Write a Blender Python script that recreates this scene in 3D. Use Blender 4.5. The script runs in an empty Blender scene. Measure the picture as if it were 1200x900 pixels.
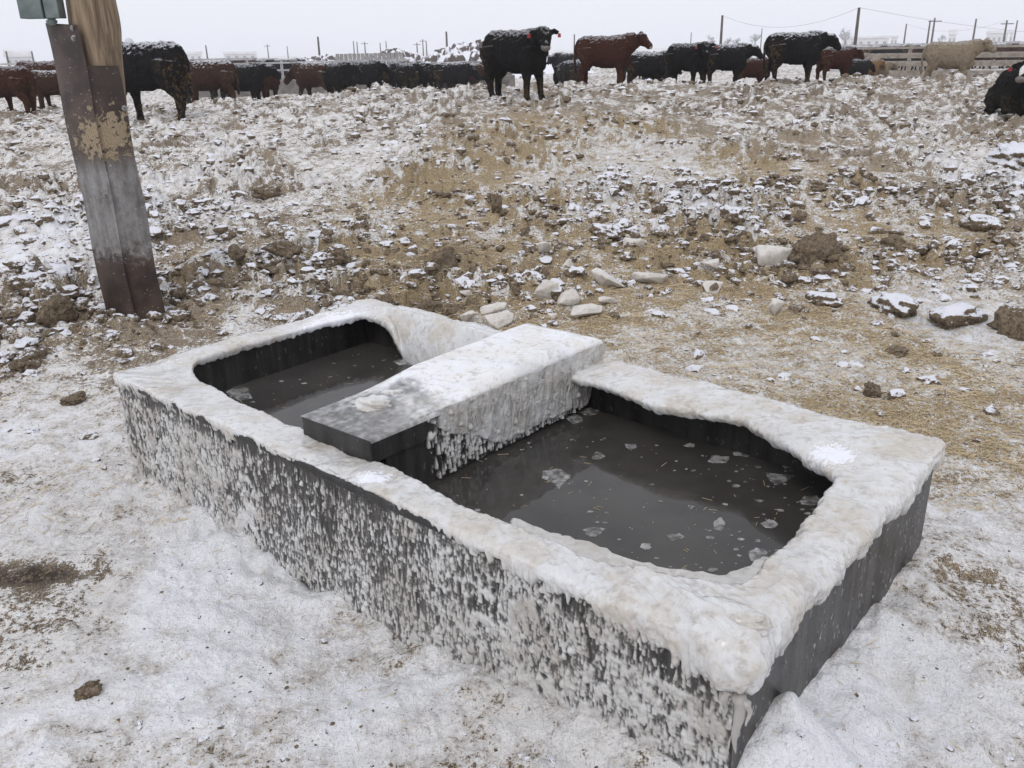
import bpy, bmesh, math, random
import numpy as np
from mathutils import Vector, Matrix
random.seed(7); rng = np.random.default_rng(11)
scene = bpy.context.scene
COL = scene.collection

# ------------------------------------------------------------------ camera
F, PITCH, ROLL, CH = 1010.6, 0.3698, -0.02096, 1.65
FW = np.array([0, math.cos(PITCH), -math.sin(PITCH)]); RT = np.array([1., 0, 0]); UP = np.cross(RT, FW)
R2 = RT*math.cos(ROLL)+UP*math.sin(ROLL); U2 = -RT*math.sin(ROLL)+UP*math.cos(ROLL)
CAM = np.array([0, 0, CH])
cd = bpy.data.cameras.new('camera'); cam = bpy.data.objects.new('camera', cd); COL.objects.link(cam)
cd.sensor_fit = 'HORIZONTAL'; cd.sensor_width = 36; cd.lens = F*36/1200
cd.clip_start = .05; cd.clip_end = 8000
M = Matrix.Identity(4)
for i in range(3):
    M[i][0] = R2[i]; M[i][1] = U2[i]; M[i][2] = -FW[i]; M[i][3] = CAM[i]
cam.matrix_world = M
scene.camera = cam

# ------------------------------------------------------------------ sky, sun, exposure
SUN_EL, SUN_AZ = math.radians(48), math.radians(200)
w = bpy.data.worlds.new('World'); scene.world = w; w.use_nodes = True
nt = w.node_tree; nt.nodes.clear()
out = nt.nodes.new('ShaderNodeOutputWorld'); bg = nt.nodes.new('ShaderNodeBackground')
sky = nt.nodes.new('ShaderNodeTexSky'); sky.sky_type = 'NISHITA'; sky.sun_disc = False
sky.sun_elevation = SUN_EL; sky.sun_rotation = SUN_AZ; sky.dust_density = 4; sky.air_density = 1
mx = nt.nodes.new('ShaderNodeMix'); mx.data_type = 'RGBA'; mx.inputs[0].default_value = .9
tcw = nt.nodes.new('ShaderNodeTexCoord'); nzw = nt.nodes.new('ShaderNodeTexNoise'); nzw.inputs['Scale'].default_value = 1.6
nzw.inputs['Detail'].default_value = 3
crw = nt.nodes.new('ShaderNodeValToRGB')
crw.color_ramp.elements[0].position = .3; crw.color_ramp.elements[0].color = (.86, .885, .97, 1)
crw.color_ramp.elements[1].position = .75; crw.color_ramp.elements[1].color = (.91, .925, .985, 1)
sc = nt.nodes.new('ShaderNodeVectorMath'); sc.operation = 'SCALE'; sc.inputs['Scale'].default_value = 9.2
nt.links.new(tcw.outputs['Generated'], nzw.inputs['Vector'])
nt.links.new(nzw.outputs['Fac'], crw.inputs[0]); nt.links.new(crw.outputs[0], sc.inputs[0])
nt.links.new(sky.outputs[0], mx.inputs[6]); nt.links.new(sc.outputs[0], mx.inputs[7])
nt.links.new(mx.outputs[2], bg.inputs[0]); bg.inputs[1].default_value = .1
nt.links.new(bg.outputs[0], out.inputs[0])
sl = bpy.data.lights.new('sun', 'SUN'); sl.energy = .7; sl.angle = math.radians(18); sl.color = (1, .97, .93)
so = bpy.data.objects.new('sun', sl); COL.objects.link(so)
so.rotation_euler = (math.radians(90)-SUN_EL, 0, math.radians(180)-SUN_AZ)
vs = scene.view_settings; vs.view_transform = 'Standard'; vs.look = 'None'; vs.gamma = 1; vs.exposure = 0.22
vs.use_curve_mapping = False
scene.cycles.max_bounces = 6; scene.cycles.volume_bounces = 2

# ------------------------------------------------------------------ numeric helpers
def ray(px, py): return FW + R2*(px-600)/F - U2*(py-450)/F
def atz(px, py, z):
    d = ray(px, py); return CAM + d*((z-CH)/d[2])
def aty(px, py, y):
    d = ray(px, py); return CAM + d*(y/d[1])
def sstep(a, b, x):
    t = np.clip((np.asarray(x, float)-a)/(b-a), 0, 1); return t*t*(3-2*t)
def _h(ix, iy, iz, s):
    h = (ix*374761393+iy*668265263+iz*1103515245+s*1442695) & 0xffffffff
    h = ((h ^ (h >> 13))*1274126177) & 0xffffffff
    h = ((h ^ (h >> 15))*668265263) & 0xffffffff
    return (h ^ (h >> 16)) & 0xffffffff
def u01(ix, iy, iz, s): return _h(ix, iy, iz, s)/4294967296.0
def perlin(x, y, s=0):
    x = np.asarray(x, float); y = np.asarray(y, float)
    ix = np.floor(x).astype(np.int64); iy = np.floor(y).astype(np.int64); fx = x-ix; fy = y-iy
    u = fx*fx*fx*(fx*(fx*6-15)+10); v = fy*fy*fy*(fy*(fy*6-15)+10)
    def g(a, b):
        t = u01(ix+a, iy+b, 0, s)*6.28318; return np.cos(t)*(fx-a)+np.sin(t)*(fy-b)
    a = g(0, 0)*(1-u)+g(1, 0)*u; b = g(0, 1)*(1-u)+g(1, 1)*u
    return (a*(1-v)+b*v)*1.5
def fbm(x, y, s=0, o=4, g=.5):
    r = 0; a = 1; n = 0
    for i in range(o):
        r = r+a*perlin(x*2**i, y*2**i, s+i*17); n += a; a *= g
    return r/n*1.3
def vnoise3(p, s=0):
    p = np.asarray(p, float); i = np.floor(p).astype(np.int64); f = p-i; f = f*f*(3-2*f)
    r = 0
    for a in (0, 1):
        for b in (0, 1):
            for c in (0, 1):
                wgt = (f[..., 0] if a else 1-f[..., 0])*(f[..., 1] if b else 1-f[..., 1])*(f[..., 2] if c else 1-f[..., 2])
                r = r+wgt*u01(i[..., 0]+a, i[..., 1]+b, i[..., 2]+c, s)
    return r*2-1
def fbm3(p, s=0, o=3):
    p = np.asarray(p, float); r = 0; a = 1; n = 0
    for k in range(o):
        r = r+a*vnoise3(p*2**k, s+k*31); n += a; a *= .5
    return r/n
def worley(x, y, s=0):
    ix = np.floor(x).astype(np.int64); iy = np.floor(y).astype(np.int64)
    d1 = np.full(x.shape, 9.); d2 = np.full(x.shape, 9.); cid = np.zeros(x.shape)
    for a in (-1, 0, 1):
        for b in (-1, 0, 1):
            cx = ix+a; cy = iy+b
            qx = cx+u01(cx, cy, 1, s); qy = cy+u01(cx, cy, 2, s)
            d = np.hypot(x-qx, y-qy); n = d < d1
            d2 = np.where(n, d1, np.minimum(d2, d)); cid = np.where(n, u01(cx, cy, 3, s), cid); d1 = np.minimum(d1, d)
    return d1, d2, cid

# ------------------------------------------------------------------ object helpers
def tag(o, label=None, cat=None, group=None, kind=None):
    if label: o['label'] = label
    if cat: o['category'] = cat
    if group: o['group'] = group
    if kind: o['kind'] = kind
    return o
def np_mesh(name, V, Fc, mats=(), smooth=True, parent=None, attrs=None):
    V = np.ascontiguousarray(V, dtype=np.float32); Fc = np.ascontiguousarray(Fc, dtype=np.int32)
    me = bpy.data.meshes.new(name); n, k = Fc.shape
    me.vertices.add(len(V)); me.vertices.foreach_set('co', V.ravel())
    me.loops.add(n*k); me.loops.foreach_set('vertex_index', Fc.ravel())
    me.polygons.add(n); me.polygons.foreach_set('loop_start', np.arange(0, n*k, k, dtype=np.int32))
    me.update(calc_edges=True)
    me.polygons.foreach_set('use_smooth', np.full(n, smooth))
    for kx, a in (attrs or {}).items():
        at = me.attributes.new(kx, 'FLOAT', 'POINT'); at.data.foreach_set('value', np.ascontiguousarray(a, dtype=np.float32).ravel())
    for m in mats: me.materials.append(m)
    o = bpy.data.objects.new(name, me); COL.objects.link(o)
    if parent: o.parent = parent
    return o
def grid_faces(nr, nc, wrap=False):
    i = np.arange(nr-1)[:, None]; j = np.arange(nc if wrap else nc-1)[None, :]; j2 = (j+1) % nc
    return np.stack([i*nc+j, i*nc+j2, (i+1)*nc+j2, (i+1)*nc+j], -1).reshape(-1, 4)
def py_mesh(name, V, Fc, mat=None, parent=None, smooth=False, bevel=0):
    me = bpy.data.meshes.new(name); me.from_pydata([tuple(map(float, v)) for v in V], [], Fc); me.update()
    bm = bmesh.new(); bm.from_mesh(me); bmesh.ops.recalc_face_normals(bm, faces=bm.faces)
    if bevel: bmesh.ops.bevel(bm, geom=list(bm.edges), offset=bevel, segments=2, affect='EDGES', profile=.5)
    bm.to_mesh(me); bm.free()
    for p in me.polygons: p.use_smooth = smooth
    if mat: me.materials.append(mat)
    o = bpy.data.objects.new(name, me); COL.objects.link(o)
    if parent: o.parent = parent
    return o
def empty(name, loc=(0, 0, 0), rz=0):
    o = bpy.data.objects.new(name, None); COL.objects.link(o); o.location = tuple(loc); o.rotation_euler = (0, 0, rz); o.empty_display_size = .2
    return o
def box_vf(c, s, V, Fc, rot=None):
    b = len(V)
    for dx, dy, dz in [(-1,-1,-1),(1,-1,-1),(1,1,-1),(-1,1,-1),(-1,-1,1),(1,-1,1),(1,1,1),(-1,1,1)]:
        p = Vector((dx*s[0]/2, dy*s[1]/2, dz*s[2]/2))
        if rot is not None: p = rot @ p
        V.append((c[0]+p.x, c[1]+p.y, c[2]+p.z))
    for f in [(0,3,2,1),(4,5,6,7),(0,1,5,4),(1,2,6,5),(2,3,7,6),(3,0,4,7)]: Fc.append(tuple(b+i for i in f))
def tube_vf(pts, rad, V, Fc, n=8, ry=None, cap=True):
    """tapered tube through pts"""
    pts = [Vector(p) for p in pts]; b0 = len(V)
    for i, p in enumerate(pts):
        t = (pts[min(i+1, len(pts)-1)]-pts[max(i-1, 0)]).normalized()
        a = t.cross(Vector((0, 1, 0)))
        if a.length < .1: a = t.cross(Vector((1, 0, 0)))
        a.normalize(); c = t.cross(a).normalized()
        for k in range(n):
            g = 2*math.pi*k/n
            q = p+a*math.cos(g)*rad[i]+c*math.sin(g)*(ry[i] if ry else rad[i]); V.append(tuple(q))
    for i in range(len(pts)-1):
        for k in range(n): Fc.append((b0+i*n+k, b0+i*n+(k+1) % n, b0+(i+1)*n+(k+1) % n, b0+(i+1)*n+k))
    if cap:
        Fc.append(tuple(b0+k for k in range(n))[::-1]); Fc.append(tuple(b0+(len(pts)-1)*n+k for k in range(n)))

# ------------------------------------------------------------------ material helpers
class NT:
    def __init__(s, name):
        s.m = bpy.data.materials.new(name); s.m.use_nodes = True; s.t = s.m.node_tree
        s.b = s.t.nodes['Principled BSDF']; s.o = s.t.nodes['Material Output']
    def n(s, t, **k):
        x = s.t.nodes.new(t)
        for a, v in k.items(): setattr(x, a, v)
        return x
    def put(s, sock, v):
        if hasattr(v, 'is_linked') or isinstance(v, bpy.types.NodeSocket): s.t.links.new(v, sock)
        elif isinstance(v, (tuple, list)) and len(v) == 3 and sock.type == 'RGBA': sock.default_value = (*v, 1)
        else: sock.default_value = v
    def math(s, op, a, b=0., c=0., clamp=False):
        x = s.n('ShaderNodeMath', operation=op); x.use_clamp = clamp
        for i, v in enumerate((a, b, c)): s.put(x.inputs[i], v)
        return x.outputs[0]
    def mix(s, f, a, b):
        x = s.n('ShaderNodeMix', data_type='RGBA'); s.put(x.inputs[0], f); s.put(x.inputs[6], a); s.put(x.inputs[7], b); return x.outputs[2]
    def coord(s, which='Object'):
        return s.n('ShaderNodeTexCoord').outputs[which]
    def mapping(s, v, scale=(1, 1, 1), rot=(0, 0, 0)):
        x = s.n('ShaderNodeMapping'); s.put(x.inputs[0], v); x.inputs['Scale'].default_value = scale; x.inputs['Rotation'].default_value = rot; return x.outputs[0]
    def noise(s, v, scale, detail=4, rough=.6, dist=0.):
        x = s.n('ShaderNodeTexNoise'); s.put(x.inputs['Vector'], v); x.inputs['Scale'].default_value = scale
        x.inputs['Detail'].default_value = detail; x.inputs['Roughness'].default_value = rough; x.inputs['Distortion'].default_value = dist
        return x.outputs['Fac']
    def vor(s, v, scale, feat='F1', out='Distance'):
        x = s.n('ShaderNodeTexVoronoi', feature=feat); s.put(x.inputs['Vector'], v); x.inputs['Scale'].default_value = scale; return x.outputs[out]
    def ss(s, v, a, b):
        x = s.n('ShaderNodeMapRange', interpolation_type='SMOOTHSTEP'); s.put(x.inputs[0], v); x.inputs[1].default_value = a; x.inputs[2].default_value = b; return x.outputs[0]
    def attr(s, name): return s.n('ShaderNodeAttribute', attribute_name=name).outputs['Fac']
    def nz(s):
        g = s.n('ShaderNodeNewGeometry'); x = s.n('ShaderNodeSeparateXYZ'); s.put(x.inputs[0], g.outputs['Normal']); return x.outputs[2]
    def bump(s, h, dist, strength=1., prev=None):
        x = s.n('ShaderNodeBump'); s.put(x.inputs['Height'], h); x.inputs['Distance'].default_value = dist; x.inputs['Strength'].default_value = strength
        if prev is not None: s.put(x.inputs['Normal'], prev)
        return x.outputs[0]
    def done(s, col=None, rough=None, normal=None, **k):
        if col is not None: s.put(s.b.inputs['Base Color'], col)
        if rough is not None: s.put(s.b.inputs['Roughness'], rough)
        if normal is not None: s.put(s.b.inputs['Normal'], normal)
        for a, v in k.items(): s.put(s.b.inputs[a.replace('_', ' ')], v)
        return s.m

def mat_ground():
    g = NT('ground'); P = g.coord()
    snow, straw, dark, ice = g.attr('snow'), g.attr('straw'), g.attr('dark'), g.attr('ice')
    n1 = g.noise(P, 9, 6, .65); n2 = g.noise(P, 55, 5, .7); n3 = g.noise(P, 190, 3, .7)
    # chopped fibres in crossing directions
    f = None
    for i, r in enumerate((.3, 1.2, 2.1, 2.8)):
        m = g.mapping(P, (170, 26, 40), (0, 0, r)); x = g.ss(g.noise(m, 1., 2, .5, .4), .56, .68)
        f = x if f is None else g.math('MAXIMUM', f, g.math('MULTIPLY', x, 1-.12*i))
    soil = g.mix(g.ss(n2, .36, .64), (.05, .034, .022), (.24, .175, .115))
    soil = g.mix(g.ss(n1, .35, .65), soil, g.mix(g.ss(n3, .38, .62), (.09, .062, .042), (.40, .315, .23)))
    sc_ = g.mix(g.ss(n3, .3, .7), (.40, .28, .13), (.66, .52, .30))
    pale = g.ss(straw, .95, .45); mulch_p = g.mix(g.ss(g.math('ADD', g.math('MULTIPLY', n2, .5), g.math('MULTIPLY', n3, .5)), .4, .6), (.22, .165, .12), (.66, .58, .48))
    fs = g.math('MULTIPLY', f, g.math('ADD', g.math('MULTIPLY', straw, .85), .25), clamp=True)
    mulch = g.mix(g.ss(g.math('ADD', g.math('MULTIPLY', n2, .5), g.math('MULTIPLY', n3, .5)), .4, .6), (.20, .14, .075), (.60, .46, .27))
    mulch = g.mix(pale, mulch, mulch_p); soil = g.mix(g.math('MULTIPLY', straw, .85, clamp=True), soil, mulch)
    soil = g.mix(g.ss(g.noise(P, 310, 2, .6), .54, .6), soil, (.045, .033, .024)); soil = g.mix(g.ss(g.noise(g.mapping(P, (1, 1, 1), (1, 0, 2)), 240, 2, .6), .57, .62), soil, (.58, .53, .46))
    col = g.mix(fs, soil, sc_)
    col = g.mix(g.math('MULTIPLY', dark, g.ss(n2, .25, .6), clamp=True), col, (.045, .031, .022))
    nz = g.nz()
    v = g.math('ADD', snow, g.math('MULTIPLY', g.math('SUBTRACT', n2, .5), 2.0))
    v = g.math('ADD', v, g.math('MULTIPLY', g.math('SUBTRACT', n3, .5), 1.1))
    v = g.math('ADD', v, g.math('MULTIPLY', g.math('SUBTRACT', n1, .5), 2.0))
    v = g.math('ADD', v, g.math('MULTIPLY', g.attr('clump'), .55))
    v = g.math('ADD', v, g.math('MULTIPLY', g.math('SUBTRACT', nz, .93), 1.1))
    s = g.ss(v, .52, .62)
    clean = g.ss(g.math('ADD', snow, g.math('MULTIPLY', g.math('SUBTRACT', n1, .5), 1.6)), .75, 1.35)
    sn = g.mix(clean, g.mix(g.ss(g.math('ADD', g.math('MULTIPLY', n2, .6), g.math('MULTIPLY', n1, .4)), .42, .60), (.58, .54, .50), (.86, .85, .835)), (.88, .885, .91))
    specks = g.math('MAXIMUM', g.ss(g.noise(g.mapping(P, (1, 2.2, 1), (0, 0, .5)), 75, 4, .65), .605, .66), g.ss(g.noise(g.mapping(P, (2.2, 1, 1), (0, 0, 1.1)), 38, 4, .7), .63, .70))
    sn = g.mix(g.math('MULTIPLY', specks, g.math('SUBTRACT', 1., g.math('MULTIPLY', clean, .75)), clamp=True), sn, (.15, .11, .08))
    sn = g.mix(g.math('MULTIPLY', ice, g.ss(n1, .35, .65)), sn, (.72, .70, .67))
    col = g.mix(s, col, sn)
    gr = g.vor(P, 95); gr2 = g.vor(P, 34); b = g.bump(n1, .02, .8); b = g.bump(g.math('ADD', n2, g.math('MULTIPLY', gr2, .25)), .012, 1., b); b = g.bump(gr, .0025, .8, b); b = g.bump(n3, .003, 1., b); b = g.bump(g.math('MULTIPLY', f, straw), .004, .8, b)
    ro = g.math('SUBTRACT', .85, g.math('MULTIPLY', ice, .35))
    return g.done(col, ro, b, Specular_IOR_Level=.3)
def mat_clod():
    g = NT('frozen_manure'); P = g.coord(); n = g.noise(P, 45, 5, .7); n3 = g.noise(P, 150, 3)
    col = g.mix(g.ss(n, .3, .7), (.06, .044, .03), (.24, .185, .13))
    col = g.mix(g.ss(n3, .55, .7), col, (.36, .28, .16))
    v = g.math('ADD', g.attr('snow'), g.math('MULTIPLY', g.math('SUBTRACT', g.nz(), .62), 1.1))
    v = g.math('ADD', v, g.math('MULTIPLY', g.math('SUBTRACT', n, .5), 1.5))
    v = g.math('ADD', v, g.math('MULTIPLY', g.math('SUBTRACT', n3, .5), .7))
    col = g.mix(g.ss(v, .5, .75), col, (.76, .77, .82))
    return g.done(col, .85, g.bump(n, .012), Specular_IOR_Level=.25)
def mat_plain(name, c1, c2, rough=.6, scale=20, bump=.004, **k):
    g = NT(name); P = g.coord(); n = g.noise(P, scale, 5, .65)
    return g.done(g.mix(g.ss(n, .3, .7), c1, c2), rough, g.bump(n, bump), **k)
def mat_ice(name, clear, dirty, alpha=False, snowy=True, rough=.32, sss=.25):
    g = NT(name); P = g.coord(); n1 = g.noise(P, 7, 5, .6); n2 = g.noise(P, 45, 5, .65); n3 = g.noise(P, 160, 3, .6)
    col = g.mix(g.ss(g.math('ADD', g.math('MULTIPLY', n1, .75), g.math('MULTIPLY', n2, .25)), .40, .66), clear, dirty)
    col = g.mix(g.math('MULTIPLY', g.ss(g.math('ADD', g.math('MULTIPLY', n2, .6), g.math('MULTIPLY', g.noise(P, 17, 3), .4)), .50, .64), .62), col, (.40, .365, .33))
    if alpha: col = g.mix(g.ss(g.attr('thick'), .35, 1.), (.20, .195, .19), col)
    col = g.mix(g.math('MULTIPLY', g.ss(n3, .66, .74), .6), col, (.22, .17, .12)); col = g.mix(g.math('MULTIPLY', g.ss(g.noise(P, 3.3, 4), .5, .68), .4), col, (.47, .455, .43))
    if snowy:
        v = g.math('ADD', g.attr('snow'), g.math('MULTIPLY', g.math('SUBTRACT', n2, .5), 1.4))
        v = g.math('ADD', v, g.math('MULTIPLY', g.math('SUBTRACT', n3, .5), .8)); s = g.ss(v, .5, .7)
        col = g.mix(s, col, (.82, .83, .88)); r = g.math('ADD', rough, g.math('MULTIPLY', s, .4))
    else: r = g.math('ADD', rough-.1, g.math('MULTIPLY', n2, .3))
    b = g.bump(n2, .004, .8); b = g.bump(n3, .0012, .8, b)
    g.done(col, r, b, Subsurface_Weight=sss, Subsurface_Scale=.02, IOR=1.31, Coat_Weight=.45, Coat_Roughness=.1)
    g.put(g.b.inputs['Subsurface Radius'], (1., .95, .9))
    if alpha: g.put(g.b.inputs['Alpha'], g.attr('thick'))
    return g.m
def mat_tank(name, wear=.3, hi=(.04, .038, .036), mid=(.035, .03, .025)):
    g = NT(name); P = g.coord()
    m = g.mapping(P, (26, 26, 2.2)); st = g.noise(m, 1., 5, .65); n = g.noise(P, 14, 5); n3 = g.noise(P, 130, 3)
    sp = g.ss(g.noise(g.mapping(P, (1, 1, .5)), 70, 2, .5), .66, .70)
    col = g.mix(g.ss(st, .35, .7), (.007, .007, .008), hi)
    col = g.mix(g.math('MULTIPLY', g.ss(n, .4, .7), .5), col, mid)
    col = g.mix(g.math('MULTIPLY', sp, wear), col, (.6, .6, .6))
    return g.done(col, g.math('ADD', .25, g.math('MULTIPLY', n, .3)), g.bump(n3, .001, .5))
def mat_water():
    g = NT('water'); P = g.coord(); n = g.noise(P, 3.5, 3); n2 = g.noise(P, 240, 2)
    col = g.mix(g.ss(n, .35, .7), (.040, .037, .034), (.060, .055, .050))
    col = g.mix(g.ss(n2, .74, .78), col, (.35, .30, .22))
    return g.done(col, .02, g.bump(g.noise(P, 9, 3), .0008, .5), IOR=1.34)
def mat_steel():
    g = NT('rusty_steel'); P = g.coord(); n = g.noise(P, 5, 5, .6); n2 = g.noise(P, 26, 5, .6, .4); n3 = g.noise(P, 200, 3); n4 = g.noise(P, 1.9, 2)
    st = g.noise(g.mapping(P, (30, 30, 3)), 1., 4)
    col = g.mix(g.ss(n, .35, .65), (.034, .022, .017), (.085, .058, .044))
    z = g.n('ShaderNodeSeparateXYZ'); g.put(z.inputs[0], P)
    pol = g.math('MULTIPLY', g.ss(g.math('ADD', z.outputs[2], g.math('MULTIPLY', g.math('SUBTRACT', n2, .5), .35)), .42, .56),
                 g.math('SUBTRACT', 1., g.ss(g.math('ADD', z.outputs[2], g.math('MULTIPLY', n4, .2)), 1.05, 1.25)))
    col = g.mix(g.math('MULTIPLY', pol, .9), col, g.mix(g.ss(g.math('ADD', g.math('MULTIPLY', st, .4), g.math('MULTIPLY', g.math('ADD', n2, n), .3)), .35, .62), (.13, .12, .115), (.31, .305, .30)))
    # dried manure smear rubbed on by cattle
    d = g.n('ShaderNodeVectorMath', operation='SUBTRACT'); g.put(d.inputs[0], P); d.inputs[1].default_value = SMEAR
    sc2 = g.n('ShaderNodeVectorMath', operation='MULTIPLY'); g.put(sc2.inputs[0], d.outputs[0]); sc2.inputs[1].default_value = (6.5, 3, 8.5)
    L = g.n('ShaderNodeVectorMath', operation='LENGTH'); g.put(L.inputs[0], sc2.outputs[0])
    sm = g.math('MULTIPLY', g.ss(g.math('ADD', L.outputs['Value'], g.math('MULTIPLY', g.math('SUBTRACT', n2, .5), 5.)), 1.05, .9), 1.)
    col = g.mix(sm, col, g.mix(g.ss(n3, .3, .7), (.17, .125, .075), (.38, .30, .20)))
    sp = g.ss(g.noise(P, 85, 1), .735, .76); col = g.mix(sp, col, (.6, .58, .55))
    ro = g.math('ADD', .42, g.math('MULTIPLY', sm, .4))
    return g.done(col, ro, g.bump(g.math('ADD', n3, g.math('MULTIPLY', sm, 2.)), .002, .7), Metallic=g.math('MULTIPLY', g.math('SUBTRACT', 1., sm), .25))
def mat_wood():
    g = NT('weathered_wood'); P = g.coord(); m = g.mapping(P, (34, 34, 1.6)); n = g.noise(m, 1., 6, .7, .6); n2 = g.noise(P, 5, 3)
    col = g.mix(g.ss(n, .3, .7), (.09, .058, .034), (.34, .255, .17)); col = g.mix(g.math('MULTIPLY', g.ss(n2, .5, .75), .6), col, (.06, .036, .02))
    return g.done(col, .8, g.bump(n, .012, 1.))
def mat_fur(name, c1, c2, snow=.5, dung=.5, white=False):
    g = NT(name); P = g.coord(); n = g.noise(P, 3.2, 3); n2 = g.noise(P, 16, 5, .7); n3 = g.noise(g.mapping(P, (1, 1, .45)), 48, 4, .7)
    col = g.mix(g.ss(n3, .3, .7), c1, c2); x = g.n('ShaderNodeSeparateXYZ'); g.put(x.inputs[0], P)
    rear = g.math('MULTIPLY', g.ss(x.outputs[0], -.25, -.75), g.ss(x.outputs[2], 1.25, .9))
    low = g.math('MAXIMUM', rear, g.math('MULTIPLY', g.ss(x.outputs[2], .62, .3), .7))
    v = g.math('MULTIPLY', low, g.ss(g.math('ADD', n2, g.math('MULTIPLY', n, .35)), .66, .8))
    col = g.mix(g.math('MULTIPLY', v, dung), col, (.20, .125, .05))
    s = g.math('ADD', g.math('MULTIPLY', g.math('SUBTRACT', g.nz(), .68), 1.9), g.math('MULTIPLY', g.math('SUBTRACT', n2, .5), 3.2))
    s = g.math('MULTIPLY', g.ss(g.math('ADD', s, g.math('MULTIPLY', g.math('SUBTRACT', n3, .5), 2.0)), -.15, .55), g.ss(x.outputs[2], .95, 1.2))
    col = g.mix(g.math('MULTIPLY', s, snow), col, (.72, .73, .76))
    if False:
        f = g.math('MULTIPLY', g.ss(g.math('ADD', x.outputs[0], g.math('MULTIPLY', g.math('SUBTRACT', n2, .5), .3)), .93, 1.0), 1.); col = g.mix(f, col, (.7, .67, .62))
    return g.done(col, .85, g.bump(n3, .04, 1.), Specular_IOR_Level=.08)

M_GROUND = mat_ground(); M_CLOD = mat_clod()
M_STRAW = mat_plain('straw', (.42, .32, .175), (.64, .53, .36), .7, 3, 0)
M_ICE = mat_ice('rim_ice', (.66, .665, .67), (.53, .485, .42), sss=.4, rough=.16)
M_WICE = mat_ice('wall_ice', (.62, .62, .615), (.44, .415, .38), alpha=True, rough=.2, sss=.15)
M_CHUNK = mat_ice('broken_ice', (.64, .61, .565), (.50, .455, .40), rough=.35, sss=.3, snowy=False)
M_FLOAT = mat_ice('floating_ice', (.50, .50, .50), (.22, .21, .20), rough=.15, sss=.1, snowy=False); g = M_FLOAT.node_tree; _n = g.nodes.new('ShaderNodeTexNoise'); _n.inputs['Scale'].default_value = 38; _n.inputs['Detail'].default_value = 4; _m = g.nodes.new('ShaderNodeMapRange'); _m.inputs[1].default_value = .36; _m.inputs[2].default_value = .6; _m.inputs[3].default_value = .15; _m.inputs[4].default_value = .8; _t = g.nodes.new('ShaderNodeTexCoord'); g.links.new(_t.outputs['Object'], _n.inputs['Vector']); g.links.new(_n.outputs['Fac'], _m.inputs[0]); g.links.new(_m.outputs[0], g.nodes['Principled BSDF'].inputs['Alpha'])
M_SHELF = mat_ice('shelf_ice', (.62, .61, .59), (.46, .43, .39), rough=.3, sss=.2, snowy=False)
M_TANK = mat_tank('black_tank', .12); M_TANKO = mat_tank('weathered_tank_sky_sheen', .5, (.078, .075, .072), (.065, .053, .042)); M_TANKR = mat_tank('tank_rim', .1); M_WATER = mat_water()  # outer tank walls: weathering, plus sky reflection painted in as a lighter grey

# ------------------------------------------------------------------ trough corners and terrain
H = .467
A, B, C, D = [atz(x, y, H) for x, y in [(136, 440), (432, 354), (1098, 526), (868, 775)]]
def T(s, t, z=None):
    p = (A*(1-s)+D*s)*(1-t)+(B*(1-s)+C*s)*t
    if z is not None: p = np.array([p[0], p[1], z])
    return p
LEN = np.linalg.norm(D-A); WID = (np.linalg.norm(B-A)+np.linalg.norm(C-D))/2
cen = (A+B+C+D)/4; uu = (D-A+C-B); uu[2] = 0; uu /= np.linalg.norm(uu); ww = np.array([-uu[1], uu[0], 0])
if ww@(B-A) < 0: ww = -ww
def rect_d(x, y):
    """signed-ish distance outside the trough footprint"""
    a = np.abs((x-cen[0])*uu[0]+(y-cen[1])*uu[1])-LEN/2; b = np.abs((x-cen[0])*ww[0]+(y-cen[1])*ww[1])-WID/2
    return np.hypot(np.maximum(a, 0), np.maximum(b, 0))+np.minimum(np.maximum(a, b), 0)
def gauss(x, y, cx, cy, rx, ry): return np.exp(-((x-cx)/rx)**2-((y-cy)/ry)**2)
def base(x, y):
    x = np.asarray(x, float); y = np.asarray(y, float)
    zc = .52+.34*sstep(-9, -2.5, x)
    up = sstep(4.2, 18.5, y)*.55+.45*np.clip((y-4.5)/14, 0, 1)
    r = np.where(y < 18.5, zc*up, .12+(zc-.12)*(1-sstep(18.5, 30, y)))
    r = r+.06*fbm(x/3.3, y/3.3, 5, 2)*sstep(4, 9, y)*(1-sstep(40, 60, y))
    d = np.maximum(rect_d(x, y), 0)
    a = (x-A[0])*uu[0]+(y-A[1])*uu[1]
    r = r+np.exp(-(d/.16)**2)*.03*(1+1.2*fbm(x/.16, y/.16, 27, 3))*(y < 4.2)
    r = r+np.exp(-(d/.35)**2)*(.01+.075*sstep(1.6, 2.8, a)-.05*gauss(a, 0, 1.35, 0, .5, 1)*((x-cen[0])*ww[0]+(y-cen[1])*ww[1] < 0))
    r = r+.012*fbm(x/.6, y/.6, 9, 3)
    lx, ly = LUMP
    dd = np.hypot((x-lx), (y-ly))*(1+.25*perlin(x*7, y*7, 8)); r = r+.15*np.exp(-(dd/.11)**2)*(1+.2*perlin(x*14, y*14, 18))
    return r
_l = atz(905, 905, .04); LUMP = (_l[0]+.02, _l[1]+.0)
def hit(px, py):
    d = ray(px, py); t = .8
    while t < 400:
        p = CAM+d*t
        if p[2] < float(base(p[0], p[1])): 
            lo, hi = t-.01-t*.01, t
            for _ in range(20):
                m = (lo+hi)/2; q = CAM+d*m
                if q[2] < float(base(q[0], q[1])): hi = m
                else: lo = m
            return CAM+d*hi
        t += .01+t*.01
    return p
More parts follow.
